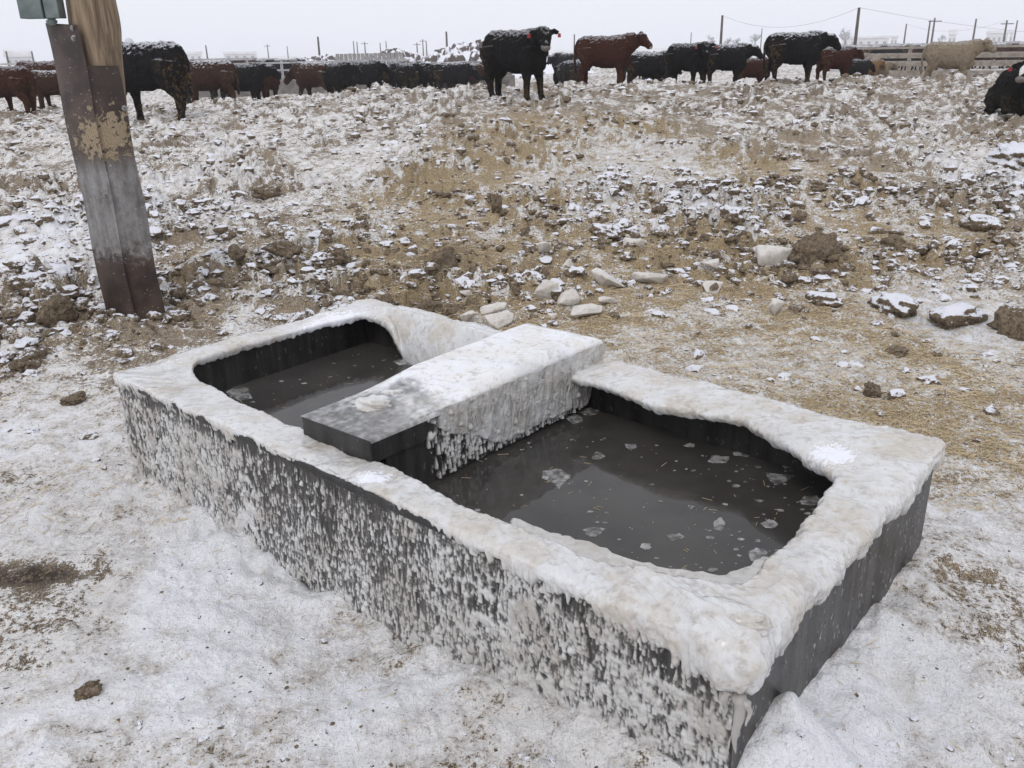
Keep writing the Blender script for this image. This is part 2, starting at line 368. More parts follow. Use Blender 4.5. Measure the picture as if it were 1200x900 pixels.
def blobs(lst):
    o = []
    for px, py, rx, ry, wt in lst:
        c = hit(px, py); q = hit(px+rx, py); up = hit(px, py-ry) ; dn = hit(px, min(py+ry, 1500))
        r1 = np.linalg.norm(q-c); r2 = max(np.linalg.norm(dn-c), min(np.linalg.norm(up-c), 2.2*np.linalg.norm(dn-c)))
        o.append((c[0], c[1], r1, r2, wt))
    return o
SN = blobs([(740, 215, 110, 40, .75), (760, 175, 60, 18, .35), (870, 260, 60, 22, .45), (40, 300, 90, 60, .5), (60, 270, 60, 20, .3), (200, 230, 60, 60, .3), (270, 250, 60, 30, .25), (1160, 210, 60, 50, .6),
            (1060, 260, 70, 30, .3), (430, 200, 70, 30, .4), (430, 290, 60, 30, .4), (330, 350, 40, 16, .5), (230, 310, 90, 30, .3), (60, 350, 60, 25, .25), (560, 340, 90, 16, .2), (800, 400, 120, 25, .2), (980, 420, 90, 20, .2), (1080, 350, 90, 30, .4), (1110, 385, 80, 22, .45), (900, 150, 50, 10, .3),
            (330, 690, 130, 120, .55), (450, 830, 110, 60, .6), (240, 640, 70, 60, .5), (640, 860, 90, 40, .35), (100, 540, 90, 60, .3), (30, 480, 60, 60, .25), (90, 850, 120, 80, .25),
            (1060, 770, 70, 90, .45), (1080, 860, 120, 80, .45), (1150, 600, 60, 60, .3), (990, 870, 60, 60, .4), (1160, 500, 40, 40, .15), (120, 160, 160, 26, .2), (380, 150, 120, 22, .15)])
ST = blobs([(620, 190, 130, 55, .75), (930, 225, 120, 45, .9), (560, 270, 110, 60, .6), (800, 330, 230, 60, .65), (900, 440, 220, 90, .65), (1120, 280, 100, 30, .5), (1080, 180, 60, 20, .4),
            (520, 330, 160, 50, .5), (300, 300, 60, 30, .4), (430, 240, 50, 30, .4), (700, 160, 120, 20, .5), (200, 330, 40, 30, .3), (1130, 470, 80, 60, .3)])
DK = blobs([(45, 680, 45, 28, 1.), (10, 665, 40, 22, .7), (520, 370, 50, 12, 1.), (500, 310, 50, 22, .5), (250, 320, 120, 30, .15), (955, 320, 30, 16, .6), (110, 885, 60, 16, .6), (60, 345, 60, 14, .25), (60, 560, 60, 22, .3), (170, 790, 60, 20, .22), (20, 760, 50, 22, .3), (640, 890, 30, 8, .3)])
IC = blobs([(130, 600, 130, 90, .5), (620, 840, 90, 50, .9), (480, 860, 60, 40, .5), (1050, 800, 90, 90, .6), (1130, 860, 70, 60, .5), (110, 720, 60, 30, .7), (30, 820, 60, 25, .6)])
def field(bl, x, y):
    r = 0
    for cx, cy, rx, ry, wt in bl: r = r+wt*gauss(x+.16*perlin(x*3.1, y*3.1, 3)+.05*perlin(x*11, y*11, 13), y+.22*perlin(x*2.7, y*2.7, 4)+.05*perlin(x*11, y*11, 14), cx, cy, rx, ry)
    return r
def fields(x, y):
    far = sstep(9, 15, y); d = rect_d(x, y)
    near = 1-sstep(2.6, 5.0, y+.25*x+.5*fbm(x/.7, y/.7, 77, 3))
    snow = .44+.33*near-.02*far+field(SN, x, y)+1.2*np.exp(-((x-LUMP[0])**2+(y-LUMP[1])**2)/.05)
    straw = .18+1.45*field(ST, x, y)+.3*(fbm(x/1.1, y/2.2, 21, 3))
    mid = (sstep(-2.0, .2, x)*sstep(3.0, 3.8, y)*(1-sstep(5.0, 7, y)))
    straw = straw+.22*mid; snow = snow-.22*np.clip(straw, 0, 1)+(.50-.2*near)*fbm(x/.5, y/.8, 31, 4)+.20*mid
    snow = np.where(y > 22, snow*.0+.40+.16*sstep(24, 30, y)+.35*sstep(60, 110, y)+.25*fbm(x/6, y/9, 6, 3), snow)
    straw = np.clip(straw, 0, 1)*(1-sstep(24, 40, y))
    dark = field(DK, x, y)+.35*far*(1-sstep(24, 30, y))*(.5+.5*fbm(x/.9, y/1.5, 44, 3))
    snow = snow-.8*field(DK, x, y)
    ice = np.clip(field(IC, x, y), 0, 1)
    return snow, straw, dark, ice
def rough_amt(x, y):
    left = 1-sstep(-1.2, .8, x)
    st = 5.0-.9*left
    return sstep(st, st+1.6, y)
def detail(x, y, lod):
    R = rough_amt(x, y); far = sstep(20, 34, y)
    cm = np.clip(R*(.35+1.3*fbm(x/1.3, y/1.3, 61, 3)+.35), 0, 1.3)
    xx = x+.03*perlin(x*14, y*14, 71); yy = y+.03*perlin(x*14, y*14, 72)
    d1, d2, c = worley(xx/.15, yy/.15, 81); h = cm*.085*(1-.45*sstep(7, 15, y))*np.clip(1-(d1/.62)**2, 0, 1)**.7*(c > .35)*(.4+c)
    d1, d2, c = worley(xx/.065, yy/.065, 82); h = h+(.15+cm)*.032*np.clip(1-(d1/.6)**2, 0, 1)**.7*(c > .4)*(.4+c)
    d1, d2, c = worley(xx/.5, yy/.5, 83); h = h+cm*.10*np.clip(1-(d1/.7)**2, 0, 1)*(c > .6)
    h = h+.010*fbm(x/.09, y/.09, 91, 3)*(.5+R)
    d1, d2, c = worley(xx/.03, yy/.03, 84); h = h+.005*(1-R)*np.clip(1-(d1/.6)**2, 0, 1)*(c > .55)
    h = h+.022*(1-R)*fbm(x/.22, y/.22, 93, 3)*(1-far)
    return h*(1-.5*far)
def clump(x, y):
    R = rough_amt(x, y); cm = np.clip(R*(.35+1.3*fbm(x/1.3, y/1.3, 61, 3)+.35), 0, 1.3); xx = x+.03*perlin(x*14, y*14, 71); yy = y+.03*perlin(x*14, y*14, 72)
    d1, d2, c = worley(xx/.15, yy/.15, 81); a = np.clip(1-(d1/.62)**2, 0, 1)*(c > .35)
    d1, d2, c = worley(xx/.065, yy/.065, 82); b = .6*np.clip(1-(d1/.6)**2, 0, 1)*(c > .4)
    return np.clip(cm, 0, 1)*(np.maximum(a, b)*1.5-.55)

# ground sheet: rows further apart with distance, out to the horizon
yy = [-6., -3, -1]; y = -.2
while y < 1150:
    yy.append(y); y += .011 if 0 < y < 4.2 else (.04 if y <= 0 else max(.011, .0011*y*y*.75 if y < 30 else .02*y))
yy = np.array(yy); NC = 900
u = np.linspace(-1, 1, NC); u = u*(.55+.45*u*u)*1.25
X = u[None, :]*(np.maximum(yy, 0)+1.6)[:, None]*1.0; Yg = np.repeat(yy[:, None], NC, 1)
hz = base(X, Yg)+detail(X, Yg, 1)*(1-sstep(35, 60, Yg))
ins = rect_d(X, Yg) < -.03
hz = np.where(ins, -.12, hz)
sn_, st_, dk_, ic_ = fields(X, Yg)
V = np.stack([X, Yg, hz], -1).reshape(-1, 3)
ground = np_mesh('ground', V, grid_faces(len(yy), NC), [M_GROUND], True, None, dict(snow=sn_, straw=st_, dark=dk_, ice=ic_, clump=clump(X, Yg)))
tag(ground, kind='structure')
def gz(x, y):
    x = np.atleast_1d(np.asarray(x, float)); y = np.atleast_1d(np.asarray(y, float)); return base(x, y)+detail(x, y, 1)

# ------------------------------------------------------------------ clods (loose frozen crumbs) and straw
def ico(sub):
    bm = bmesh.new(); bmesh.ops.create_icosphere(bm, subdivisions=sub, radius=1); bm.verts.ensure_lookup_table()
    v = np.array([q.co[:] for q in bm.verts]); f = np.array([[q.index for q in p.verts] for p in bm.faces]); bm.free(); return v, f
ICO = {s: ico(s) for s in (1, 2, 3, 4)}
def lump(sub, seed, rough=.35, flat=.7):
    v, f = ICO[sub]; n = fbm3(v*1.3+seed*7.7, seed, 2); n2 = fbm3(v*3.5+seed*3.1, seed+5, 2)
    w_ = v*(1+rough*n+rough*.8*n2)[:, None]; w_ = w_*np.array([1.15, .9, flat]); return w_, f
def scatter_clods(n, ymin, ymax, s0, s1, sub, name, accept, off=0.):
    V, Fc, S = [], [], []; b = 0; lumps = [lump(sub, i+1, .5, .75) for i in range(9)]
    cnt = 0
    while cnt < n:
        y_ = ymin*(ymax/ymin)**rng.random(4000); x_ = (rng.random(4000)*2-1)*(.75*y_+1.0)
        ok = (rng.random(4000) < accept(x_, y_)) & (rect_d(x_, y_) > .05); x_, y_ = x_[ok], y_[ok]
        z_ = gz(x_, y_); s_ = fields(x_, y_)[0]
        for i in range(len(x_)):
            sz = s0*(s1/s0)**(rng.random()**2.6)*(1+.05*y_[i]); lv, lf = lumps[rng.integers(9)]
            a = rng.random()*6.28; ca, sa = math.cos(a), math.sin(a); q = lv*sz*np.array([1, .7+.5*rng.random(), .6+.5*rng.random()])
            q = np.stack([q[:, 0]*ca-q[:, 1]*sa+x_[i], q[:, 0]*sa+q[:, 1]*ca+y_[i], q[:, 2]+z_[i]-sz*.05], -1)
            V.append(q); Fc.append(lf+b); b += len(q); S.append(np.full(len(q), off+min(s_[i], .8)+.03+.28*rng.standard_normal())); cnt += 1
            if cnt >= n: break
    o = np_mesh(name, np.concatenate(V), np.concatenate(Fc), [M_CLOD], False, None, dict(snow=np.concatenate(S)))
    return tag(o, 'loose frozen crumbs of manure and mud dusted with snow over the pen floor', 'frozen crumbs', kind='stuff')
acc = lambda x, y: np.clip(rough_amt(x, y)*(.25+1.6*np.clip(fbm(x/1.3, y/1.3, 61, 3)+.25, 0, 1)), .02, 1)
scatter_clods(15000, 3.4, 9, .006, .048, 2, 'frozen_crumbs', acc)
scatter_clods(9000, 8, 26, .010, .050, 1, 'frozen_crumbs', acc)
scatter_clods(2500, 1.2, 4.5, .002, .009, 2, 'frozen_crumbs', lambda x, y: .3+0*x)

scatter_clods(2200, 1.1, 4.8, .0012, .0065, 1, 'frozen_crumbs', lambda x, y: .3+.7*(perlin(x*2, y*2, 5) > .1), -1.2)
def scatter_straw(n, ymin, ymax, accept, L0, L1, W, name='straw'):
    P_, cnt = [], 0
    while cnt < n:
        y_ = ymin*(ymax/ymin)**rng.random(20000); x_ = (rng.random(20000)*2-1)*(.72*y_+.8)
        ok = (rng.random(20000) < accept(x_, y_)) & (rect_d(x_, y_) > .02); P_.append(np.stack([x_[ok], y_[ok]], -1)); cnt += ok.sum()
    P_ = np.concatenate(P_)[:n]; z = gz(P_[:, 0], P_[:, 1]); a = rng.random(n)*6.283; L = L0+(L1-L0)*rng.random(n)**2; L = L*(1+.04*P_[:, 1]); Wd = W*(.6+.8*rng.random(n))*(1+.10*P_[:, 1])
    pit = (rng.random(n)-.5)*.5; d = np.stack([np.cos(a)*np.cos(pit), np.sin(a)*np.cos(pit), np.sin(pit)], -1); s = np.stack([-np.sin(a), np.cos(a), 0*a], -1)
    c = np.stack([P_[:, 0], P_[:, 1], z+.003+np.abs(np.sin(pit))*L*.5], -1)
    e0 = c-d*(L/2)[:, None]; e1 = c+d*(L/2)[:, None]; up = np.array([0, 0, 1.])
    k = Wd[:, None]
    V = np.stack([e0-s*k/2, e0+s*k/2, e0+up*k*.7, e1-s*k/2, e1+s*k/2, e1+up*k*.7], 1).reshape(-1, 3)
    b = (np.arange(n)*6)[:, None]
    Fq = np.concatenate([b+np.array([[0, 3, 5, 2]]), b+np.array([[1, 2, 5, 4]]), b+np.array([[0, 1, 4, 3]])])
    o = np_mesh(name, V, Fq, [M_STRAW], False)
    return tag(o, 'scattered yellow straw and chopped bedding over the frozen pen floor', 'straw', kind='stuff')
def sacc(x, y):
    s = fields(x, y)[1]; return np.clip(s*s*1.3+.01, 0, 1)
scatter_straw(46000, 2.8, 16, sacc, .012, .055, .0019)
scatter_straw(700, 1.1, 4.5, lambda x, y: .3+0*x, .012, .045, .0016)

# ------------------------------------------------------------------ water trough
trough = empty('water_trough', T(.5, .5, 0))
tag(trough, 'long black stock water trough crusted with ice, standing on packed snow in front', 'water trough')
def P_(o):
    o.parent = trough; o.matrix_parent_inverse = Matrix.Translation(-Vector(trough.location)); return o
def inset(s0, s1, t0, t1, z): return [T(s0, t0, z), T(s1, t0, z), T(s1, t1, z), T(s0, t1, z)]
iw = .085; si, ti = iw/LEN, iw/WID
rings = [inset(0, 1, 0, 1, -.16), inset(0, 1, 0, 1, H-.004), inset(si, 1-si, ti, 1-ti, H-.004), inset(si, 1-si, ti, 1-ti, .06)]
V = [p for r_ in rings for p in r_]; Fc = []
for k in range(3):
    for i in range(4): Fc.append((k*4+i, k*4+(i+1) % 4, (k+1)*4+(i+1) % 4, (k+1)*4+i))
Fc.append((12, 13, 14, 15))
tank = P_(py_mesh('tank', V, Fc, M_TANKO)); tank.data.materials.append(M_TANK)
for p in tank.data.polygons:
    if p.index >= 4: p.material_index = 1
# rolled lip round the top
def ring_mesh(name, prof, mat):
    V, Fc = [], []; n = len(prof)
    for k, (o_, z) in enumerate(prof):
        V += inset(-o_/LEN, 1+o_/LEN, -o_/WID, 1+o_/WID, z)
    for k in range(n):
        for i in range(4): Fc.append((k*4+i, k*4+(i+1) % 4, ((k+1) % n)*4+(i+1) % 4, ((k+1) % n)*4+i))
    return py_mesh(name, V, Fc, mat)
P_(ring_mesh('lip', [(.0015, H-.024), (.009, H-.024), (.011, H-.020), (.011, H-.002), (.008, H+.002), (-iw+.002, H+.002), (-iw-.006, H-.002), (-iw-.006, H-.02), (-iw-.0015, H-.02), (-iw-.0015, H-.0042), (.0015, H-.0042)], M_TANKR))

WZ = .297
# rim ice: a swept crust between the outer edge and an irregular inner opening
INN = [(222, 436), (228, 416), (250, 402), (300, 392), (345, 391), (385, 398), (420, 402), (470, 409), (505, 414), (560, 420), (630, 428), (668, 440), (700, 447), (740, 461), (775, 474), (805, 477), (822, 480), (845, 492),
       (872, 488), (900, 505), (930, 520), (950, 536), (975, 549), (985, 560), (970, 575), (966, 592), (945, 612), (925, 640), (900, 662), (868, 690), (820, 692), (770, 680), (720, 665), (680, 652), (640, 630), (600, 613),
       (540, 591), (500, 566), (462, 546), (410, 532), (355, 503), (300, 477), (250, 454), (232, 444)]
def norm(p):
    q = p-cen; return np.array([(q@uu)/(LEN/2), (q@ww)/(WID/2)])
inn = np.array([norm(atz(x, y, H+.012)) for x, y in INN])
for i_ in range(5, 10): inn[i_, 1] = 1-2*(.175+.02*math.sin(i_*2.1))/WID
inn[4, 1] = 1-2*.14/WID
per = []
hl, hw, rc = LEN/2, WID/2, .03
segs = [((-hl+rc, -hw), (hl-rc, -hw)), ((hl, -hw+rc), (hl, hw-rc)), ((hl-rc, hw), (-hl+rc, hw)), ((-hl, hw-rc), (-hl, -hw+rc))]
cc = [(hl-rc, -hw+rc, -90), (hl-rc, hw-rc, 0), (-hl+rc, hw-rc, 90), (-hl+rc, -hw+rc, 180)]
for (p, q), (cx, cy, a0) in zip(segs, cc):
    n = int(np.hypot(q[0]-p[0], q[1]-p[1])/.0031)
    for i in range(n): t = i/n; per.append((p[0]+(q[0]-p[0])*t, p[1]+(q[1]-p[1])*t))
    for i in range(30): g_ = math.radians(a0+90*i/30); per.append((cx+rc*math.cos(g_), cy+rc*math.sin(g_)))
per = np.array(per); NS = len(per)
# nearly straight sides of the photographed quad: warp the rectangle onto A, B, C, D
def warp(a, b, z):
    s = (a/LEN+.5); t = (b/WID+.5); return (A*(1-s)[..., None]+D*s[..., None])*(1-t)[..., None]+(B*(1-s)[..., None]+C*s[..., None])*t[..., None]
O2 = warp(per[:, 0], per[:, 1], 0)[:, :2]
def unwarp_inner():
    res = np.zeros((NS, 2)); th = np.arctan2(per[:, 1]/hw, per[:, 0]/hl); n = len(inn)
    for k in range(NS):
        d = np.array([math.cos(th[k]), math.sin(th[k])]); best = .8
        for i in range(n):
            p, q = inn[i], inn[(i+1) % n]; e = q-p; det = d[0]*(-e[1])+e[0]*d[1]
            if abs(det) < 1e-9: continue
            t = (p[0]*(-e[1])+e[0]*p[1])/det; s = (d[0]*p[1]-d[1]*p[0])/det
            if 0 <= s <= 1 and t > 0: best = t
        res[k] = cen[:2]+uu[:2]*d[0]*best*hl+ww[:2]*d[1]*best*hw
    return res
I2 = unwarp_inner()
_r = I2-cen[:2]; _a = np.clip(_r@uu[:2], -hl+iw+.018, hl-iw-.018); _b = np.clip(_r@ww[:2], -hw+iw+.018, hw-iw-.018)
I2 = cen[:2]+_a[:, None]*uu[:2]+_b[:, None]*ww[:2]
ker = np.hanning(61); ker /= ker.sum()
I2 = np.stack([np.convolve(np.concatenate([I2[-30:, i], I2[:, i], I2[:30, i]]), ker, 'valid') for i in (0, 1)], -1)
arc = np.concatenate([[0], np.cumsum(np.hypot(*np.diff(O2, axis=0).T))]); Wv = I2-O2; wl = np.hypot(Wv[:, 0], Wv[:, 1])
wl_ = np.maximum(wl, 1e-3)[:, None]; Wn = Wv/wl_
e_ = np.roll(O2, -3, 0)-np.roll(O2, 3, 0); e_ /= np.linalg.norm(e_, axis=1)[:, None]; On = np.stack([e_[:, 1], -e_[:, 0]], -1)
if (On[100]@(O2[100]-cen[:2])) < 0: On = -On
sa, ta = per[:, 0]/LEN+.5, per[:, 1]/WID+.5        # 0..1 along and across
front = 1-sstep(.02, .16, ta); right = sstep(.90, 1., sa)
def bump1(x, c, r): return np.exp(-((x-c)/r)**2)
th_ = .018+.010*fbm(arc/.35, arc*0, 5, 3)+.006*fbm(arc/.08, arc*0, 6, 2)
th_ += .012*bump1(sa, 1, .12)*(1-sstep(.3, .6, ta))+.030*bump1(sa, .985, .04)*bump1(ta, 0, .10)+.012*right
th_ += .012*sstep(.8, 1., ta)
near_mid = bump1(sa, .47, .10)*front
th_ *= (1-.45*near_mid); th_ = np.maximum(th_*.85, .008)
drop = np.zeros(NS)+.012
for i in range(1100):                                      # fringe of little icicles
    c = rng.random()*arc[-1]; k = np.argmin(abs(arc-c)); wd = .0035+.005*rng.random(); L = .008+.042*rng.random()**2
    amp = 1.
    if front[k] > .5: amp = .55 if .38 < sa[k] < .72 else 1.
    d = np.abs(arc-c); drop = np.maximum(drop, .012+amp*L*np.clip(1-d/wd, 0, 1)**.8)
drop += .012*np.clip(fbm(arc/.12, arc*0, 8, 3), -.5, 1)
drop += .035*bump1(sa, .97, .09)*front+.022*right*(1-.6*sstep(.3, 1, ta))+.02*right*(fbm(arc/.2, arc*0, 12, 3))
drop -= .03*bump1(sa, .52, .16)*front
drop = np.clip(drop, -.012, .2)
over = .014+.01*fbm(arc/.2, arc*0, 14, 3); over += .008*right+.006*bump1(sa, 1, .08)*front-.014*bump1(sa, .52, .16)*front
over = np.maximum(over, .002); over += .012*bump1(sa, 1, .02)*bump1(ta, 0, .04)
sink = .97*sstep(.90, 1., ta)*sstep(-.01, .05, sa)*(1-sstep(.34, .42, sa))
di = .018+.02*np.abs(fbm(arc/.06, arc*0, 15, 3))
wi = np.maximum(wl, .02)
z0 = np.zeros(NS)
dep = H-.297
prof = [  # (signed distance: negative outside; in metres from the outer edge), z offset
    (-.001+z0, -drop), (-over*.75, -drop*.80), (-over*1.1, -drop*.42), (-over*1.1, .2*th_), (-over*.3, .8*th_),
    (wi*.28, th_), (wi*(.62-.12*sink), th_*(.8+.3*sink)), (wi*(.92-.06*sink), th_*.62-sink*dep*.55), (wi*1.02, th_*.0-sink*dep), (wi*.97, -di-sink*dep), (wi*.85, -.012-sink*dep*.9)]
K = len(prof); JT = 64; tt = np.linspace(0, K-1.001, JT)
PD = np.stack([p[0] for p in prof]); PZ = np.stack([p[1] for p in prof])
def cr(Pm, t):
    i = int(t); f = t-i; g = lambda q: Pm[min(max(q, 0), K-1)]
    p0, p1, p2, p3 = g(i-1), g(i), g(i+1), g(i+2)
    return .5*((2*p1)+(-p0+p2)*f+(2*p0-5*p1+4*p2-p3)*f*f+(-p0+3*p1-3*p2+p3)*f**3)
G = np.zeros((NS, JT, 3))
for j, t in enumerate(tt):
    dd, zz = cr(PD, t), cr(PZ, t)
    out_ = dd < 0
    vec = np.where(out_[:, None], -On*1., Wn)
    G[:, j, :2] = O2+vec*dd[:, None]; G[:, j, 2] = H+zz
def gnorm(G, wrap=True):
    a = np.roll(G, -1, 0)-np.roll(G, 1, 0) if wrap else np.gradient(G, axis=0); b = np.gradient(G, axis=1)
    n = np.cross(a, b); n /= (np.linalg.norm(n, axis=-1, keepdims=True)+1e-9); return n
N = gnorm(G)
if N[200, JT//2, 2] < 0: N = -N
lp = fbm3(G/.055, 3, 3); lp2 = fbm3(G*np.array([1, 1, .55])/.016, 8, 2); lp3 = fbm3(G/.14, 13, 2)
env = np.minimum(1, np.minimum(np.arange(JT)/4, (JT-1-np.arange(JT))/4))[None, :]
wedge = np.clip(1.2-PD[5].clip(0)*0, 0, 1)[:, None]
lp4 = 1-np.abs(fbm3(G/.030, 23, 3))*2.2
G = G+N*((.0065*lp+.0022*np.abs(lp2)*1.6+.011*lp3+.0022*lp4*(.5+right[:, None]+bump1(sa, .9, .3)[:, None]))*env)[..., None]
sblob = [(400, 382, 50, 16, .9), (975, 540, 30, 14, .9), (440, 565, 26, 10, .7), (560, 600, 40, 8, .3), (200, 430, 40, 20, .35), (300, 480, 60, 20, .25)]
def sfield(Pts, z, bl):
    r = np.full(Pts.shape[:-1], 0.)
    for px, py, rx, ry, wt in bl:
        c = atz(px, py, z); q = atz(px+rx, py, z); w2 = atz(px, py+ry, z)
        r = r+wt*np.exp(-((Pts[..., 0]-c[0])/np.linalg.norm(q-c))**2-((Pts[..., 1]-c[1])/np.linalg.norm(w2-c))**2)
    return r
snr = .12+sfield(G, H, sblob)
crust = P_(np_mesh('ice_crust', G.reshape(-1, 3), grid_faces(NS, JT)[:, ::-1] if False else np.concatenate([grid_faces(NS, JT), np.stack([np.full(JT-1, NS-1)*JT+np.arange(JT-1), np.full(JT-1, NS-1)*JT+np.arange(1, JT), np.arange(1, JT), np.arange(JT-1)], -1)])[:, ::-1], [M_ICE], True, None, dict(snow=snr)))

# ice on walls: a relief of frozen drips over a vertical plane
def wall_ice(name, Pa, Pb, ztop, zbot, nrm, n, cov, res=.0026, size=(.004, .010), amp=1., base_t=None, parent=None, snow=.1):
    L = np.linalg.norm((Pb-Pa)[:2]); ns, nz_ = int(L/res), int((ztop-zbot)/res)
    Hh = np.full((ns, nz_), -.004); s = np.arange(ns)*res; z = ztop-np.arange(nz_)*res
    SS, ZZ = np.meshgrid(s, z, indexing='ij')
    if base_t is not None: Hh = np.maximum(Hh, base_t(SS/L, ZZ))
    cs_, cz_ = rng.random(n*4)*L, zbot+rng.random(n*4)*(ztop-zbot); ok = rng.random(n*4) < cov(cs_/L, cz_); cs_, cz_ = cs_[ok][:n], cz_[ok][:n]
    r_ = size[0]+(size[1]-size[0])*rng.random(len(cs_))**2.2; l_ = r_*(3.+7*rng.random(len(cs_))**1.5); t_ = rng.random(len(cs_))
    q_ = t_ < .12; r_ = np.where(q_, size[0]*(.8+.6*rng.random(len(cs_))), r_); l_ = np.where(q_, .02+.09*rng.random(len(cs_))**2, l_)
    q_ = t_ > .95; r_ = np.where(q_, r_*1.7, r_); l_ = np.where(q_, r_*1.6, l_); h_ = r_*(.55+.65*rng.random(len(cs_)))*amp
    for cs, cz, r, ln, h in zip(cs_.tolist(), cz_.tolist(), r_.tolist(), l_.tolist(), h_.tolist()):
        i0, i1 = int((cs-r)/res), int((cs+r)/res)+2; j0, j1 = int((ztop-cz-ln)/res), int((ztop-cz+r)/res)+2
        i0, j0 = max(i0, 0), max(j0, 0); i1, j1 = min(i1, ns), min(j1, nz_)
        if i1-i0 < 2 or j1-j0 < 2: continue
        S_, Z_ = SS[i0:i1, j0:j1]-cs, ZZ[i0:i1, j0:j1]-cz
        up = np.clip(Z_/ln, 0, 1); wd = r*(1-.55*up); dn = np.clip(-Z_/r, 0, None)
        q = 1-(S_/wd)**2-dn**2; hgt = h*np.sqrt(np.clip(q, 0, 1))*(1-up**1.5)-.0005
        hgt = np.where(q > 0, hgt, -.004); Hh[i0:i1, j0:j1] = np.maximum(Hh[i0:i1, j0:j1], hgt+np.maximum(Hh[i0:i1, j0:j1], 0)*.45)
    Hh = Hh+np.where(Hh > 0, .0012*perlin(SS/.008, ZZ/.008, 3), 0)
    P0 = Pa+(Pb-Pa)*(SS/L)[..., None]; P0[..., 2] = ZZ; Vv = P0+nrm*Hh[..., None]
    Fq = grid_faces(ns, nz_); keep = (Hh.ravel()[Fq] > -.0005).any(1); Fq = Fq[keep]
    used, inv = np.unique(Fq, return_inverse=True); Fq = inv.reshape(-1, 4)
    th = np.clip(Hh.ravel()[used]/.0055, 0, 1)**.7*.97
    sn = np.full(len(used), snow)
    v0 = Vv.reshape(-1, 3)[used]; f0 = Fq[0]; nn = np.cross(v0[f0[1]]-v0[f0[0]], v0[f0[2]]-v0[f0[1]])
    if nn@nrm < 0: Fq = Fq[:, ::-1]
    o = np_mesh(name, v0, Fq, [M_WICE], True, None, dict(thick=th, snow=sn)); return o
nf = np.array([-(D-A)[1], (D-A)[0], 0]); nf /= np.linalg.norm(nf)
if nf@(cen-A) > 0: nf = -nf
nr_ = np.array([-(C-D)[1], (C-D)[0], 0]); nr_ /= np.linalg.norm(nr_)
if nr_@(cen-C) > 0: nr_ = -nr_
def cov_f(s, z):
    d = H-z; c = np.where(s < .32, .95, .55); c = c+(.98-c)*sstep(.55, .72, s); c = c+.2*sstep(.22, .4, d)
    tb = 1-sstep(.045, .10, d)
    c = c*np.where(s < .6, 1-.9*tb*(sstep(.0, .06, s)*.3+.7), 1); c = c*np.where(s < .06, .6, 1)
    c = c*np.where((s > .90) & (s < .985), .25+.75*sstep(.11, .2, d), 1)
    return c*(1.+.9*perlin(s*16, z*5, 4)+.5*perlin(s*50, z*14, 14))
def bt_f(S, Z):
    d = H-Z; c = np.where(S < .35, 1, .15); c = c+(1-c)*sstep(.6, .75, S)
    n = 1.3*fbm(S*90, Z*20, 6, 3)+.5*fbm(S*20, Z*6, 16, 2); b = -.003+.009*c*sstep(.04, .10, d)*(.55+n)
    lowr = sstep(.25, .45, d)*.006
    return np.where((S > .9) & (d < .14), -.004, b+lowr*(.5+n))
P_(wall_ice('ice_coating', A, D, H-.022, -.07, nf, 42000, cov_f, base_t=bt_f, size=(.0018, .0062), res=.0023))
def cov_r(s, z): return .10+.16*(perlin(s*14, z*2, 9) > .1)+.7*sstep(.35, .43, H-z)
P_(wall_ice('frozen_splashes', D, C, H-.03, -.05, nr_, 2600, cov_r, size=(.0018, .0042), amp=.7))
# corner icicle
def cone_ice(name, p, L, r, n=14, seed=0):
    V, Fc = [], []; pts, rad = [], []
    for i in range(14):
        t = i/13; pts.append((p[0]+.004*math.sin(t*7+seed), p[1]+.003*math.cos(t*5+seed), p[2]-L*t)); rad.append(r*(1-t)**.8*(1+.07*math.sin(t*22+seed))+.0012)
    tube_vf(pts, rad, V, Fc, n); return py_mesh(name, V, Fc, M_ICICLE, smooth=True)
g = NT('clear_icicle'); nI = g.noise(g.mapping(g.coord(), (60, 60, 10)), 1., 3)
M_ICICLE = g.done(g.mix(nI, (.74, .73, .71), (.55, .52, .47)), .12, g.bump(nI, .003), Alpha=.42, IOR=1.31, Coat_Weight=.4)
for dx, L, r in ((0, .15, .014), (.030, .07, .007), (-.022, .06, .007)):
    q = D+nf*.016+nr_*.012-uu*dx; P_(cone_ice('icicle', (q[0], q[1], H-.075), L, r, seed=dx*90))

# float cover across the middle
ZC = H+.078
c1, c2, c3, c4 = [atz(x, y, ZC) for x, y in [(353, 488), (433, 517), (706, 403), (622, 384)]]
cv = [c1, c2, c3, c4]; zb = H-.004
V = [p for p in cv]+[np.array([p[0], p[1], zb]) for p in cv]
cover = py_mesh('float_cover', V, [(0, 1, 2, 3), (7, 6, 5, 4)]+[(i, 4+i, 4+(i+1) % 4, (i+1) % 4) for i in range(4)], M_TANK, bevel=.004); P_(cover)
# side walls of the float box below the cover, standing in the water
dirv = (c3-c2)/np.linalg.norm(c3-c2); acr = (c1-c2)/np.linalg.norm(c1-c2)
b2, b3 = c2+dirv*.065, c3-dirv*.16; b1, b4 = c1+dirv*.065, c4-dirv*.16; ins_ = acr*.010
V = [np.array([p[0], p[1], z]) for z in (zb-.001, .10) for p in (b1-ins_, b2+ins_, b3+ins_, b4-ins_)]
P_(py_mesh('float_box', V, [(0, 1, 2, 3), (7, 6, 5, 4)]+[(i, 4+i, 4+(i+1) % 4, (i+1) % 4) for i in range(4)], M_TANK, bevel=.002))
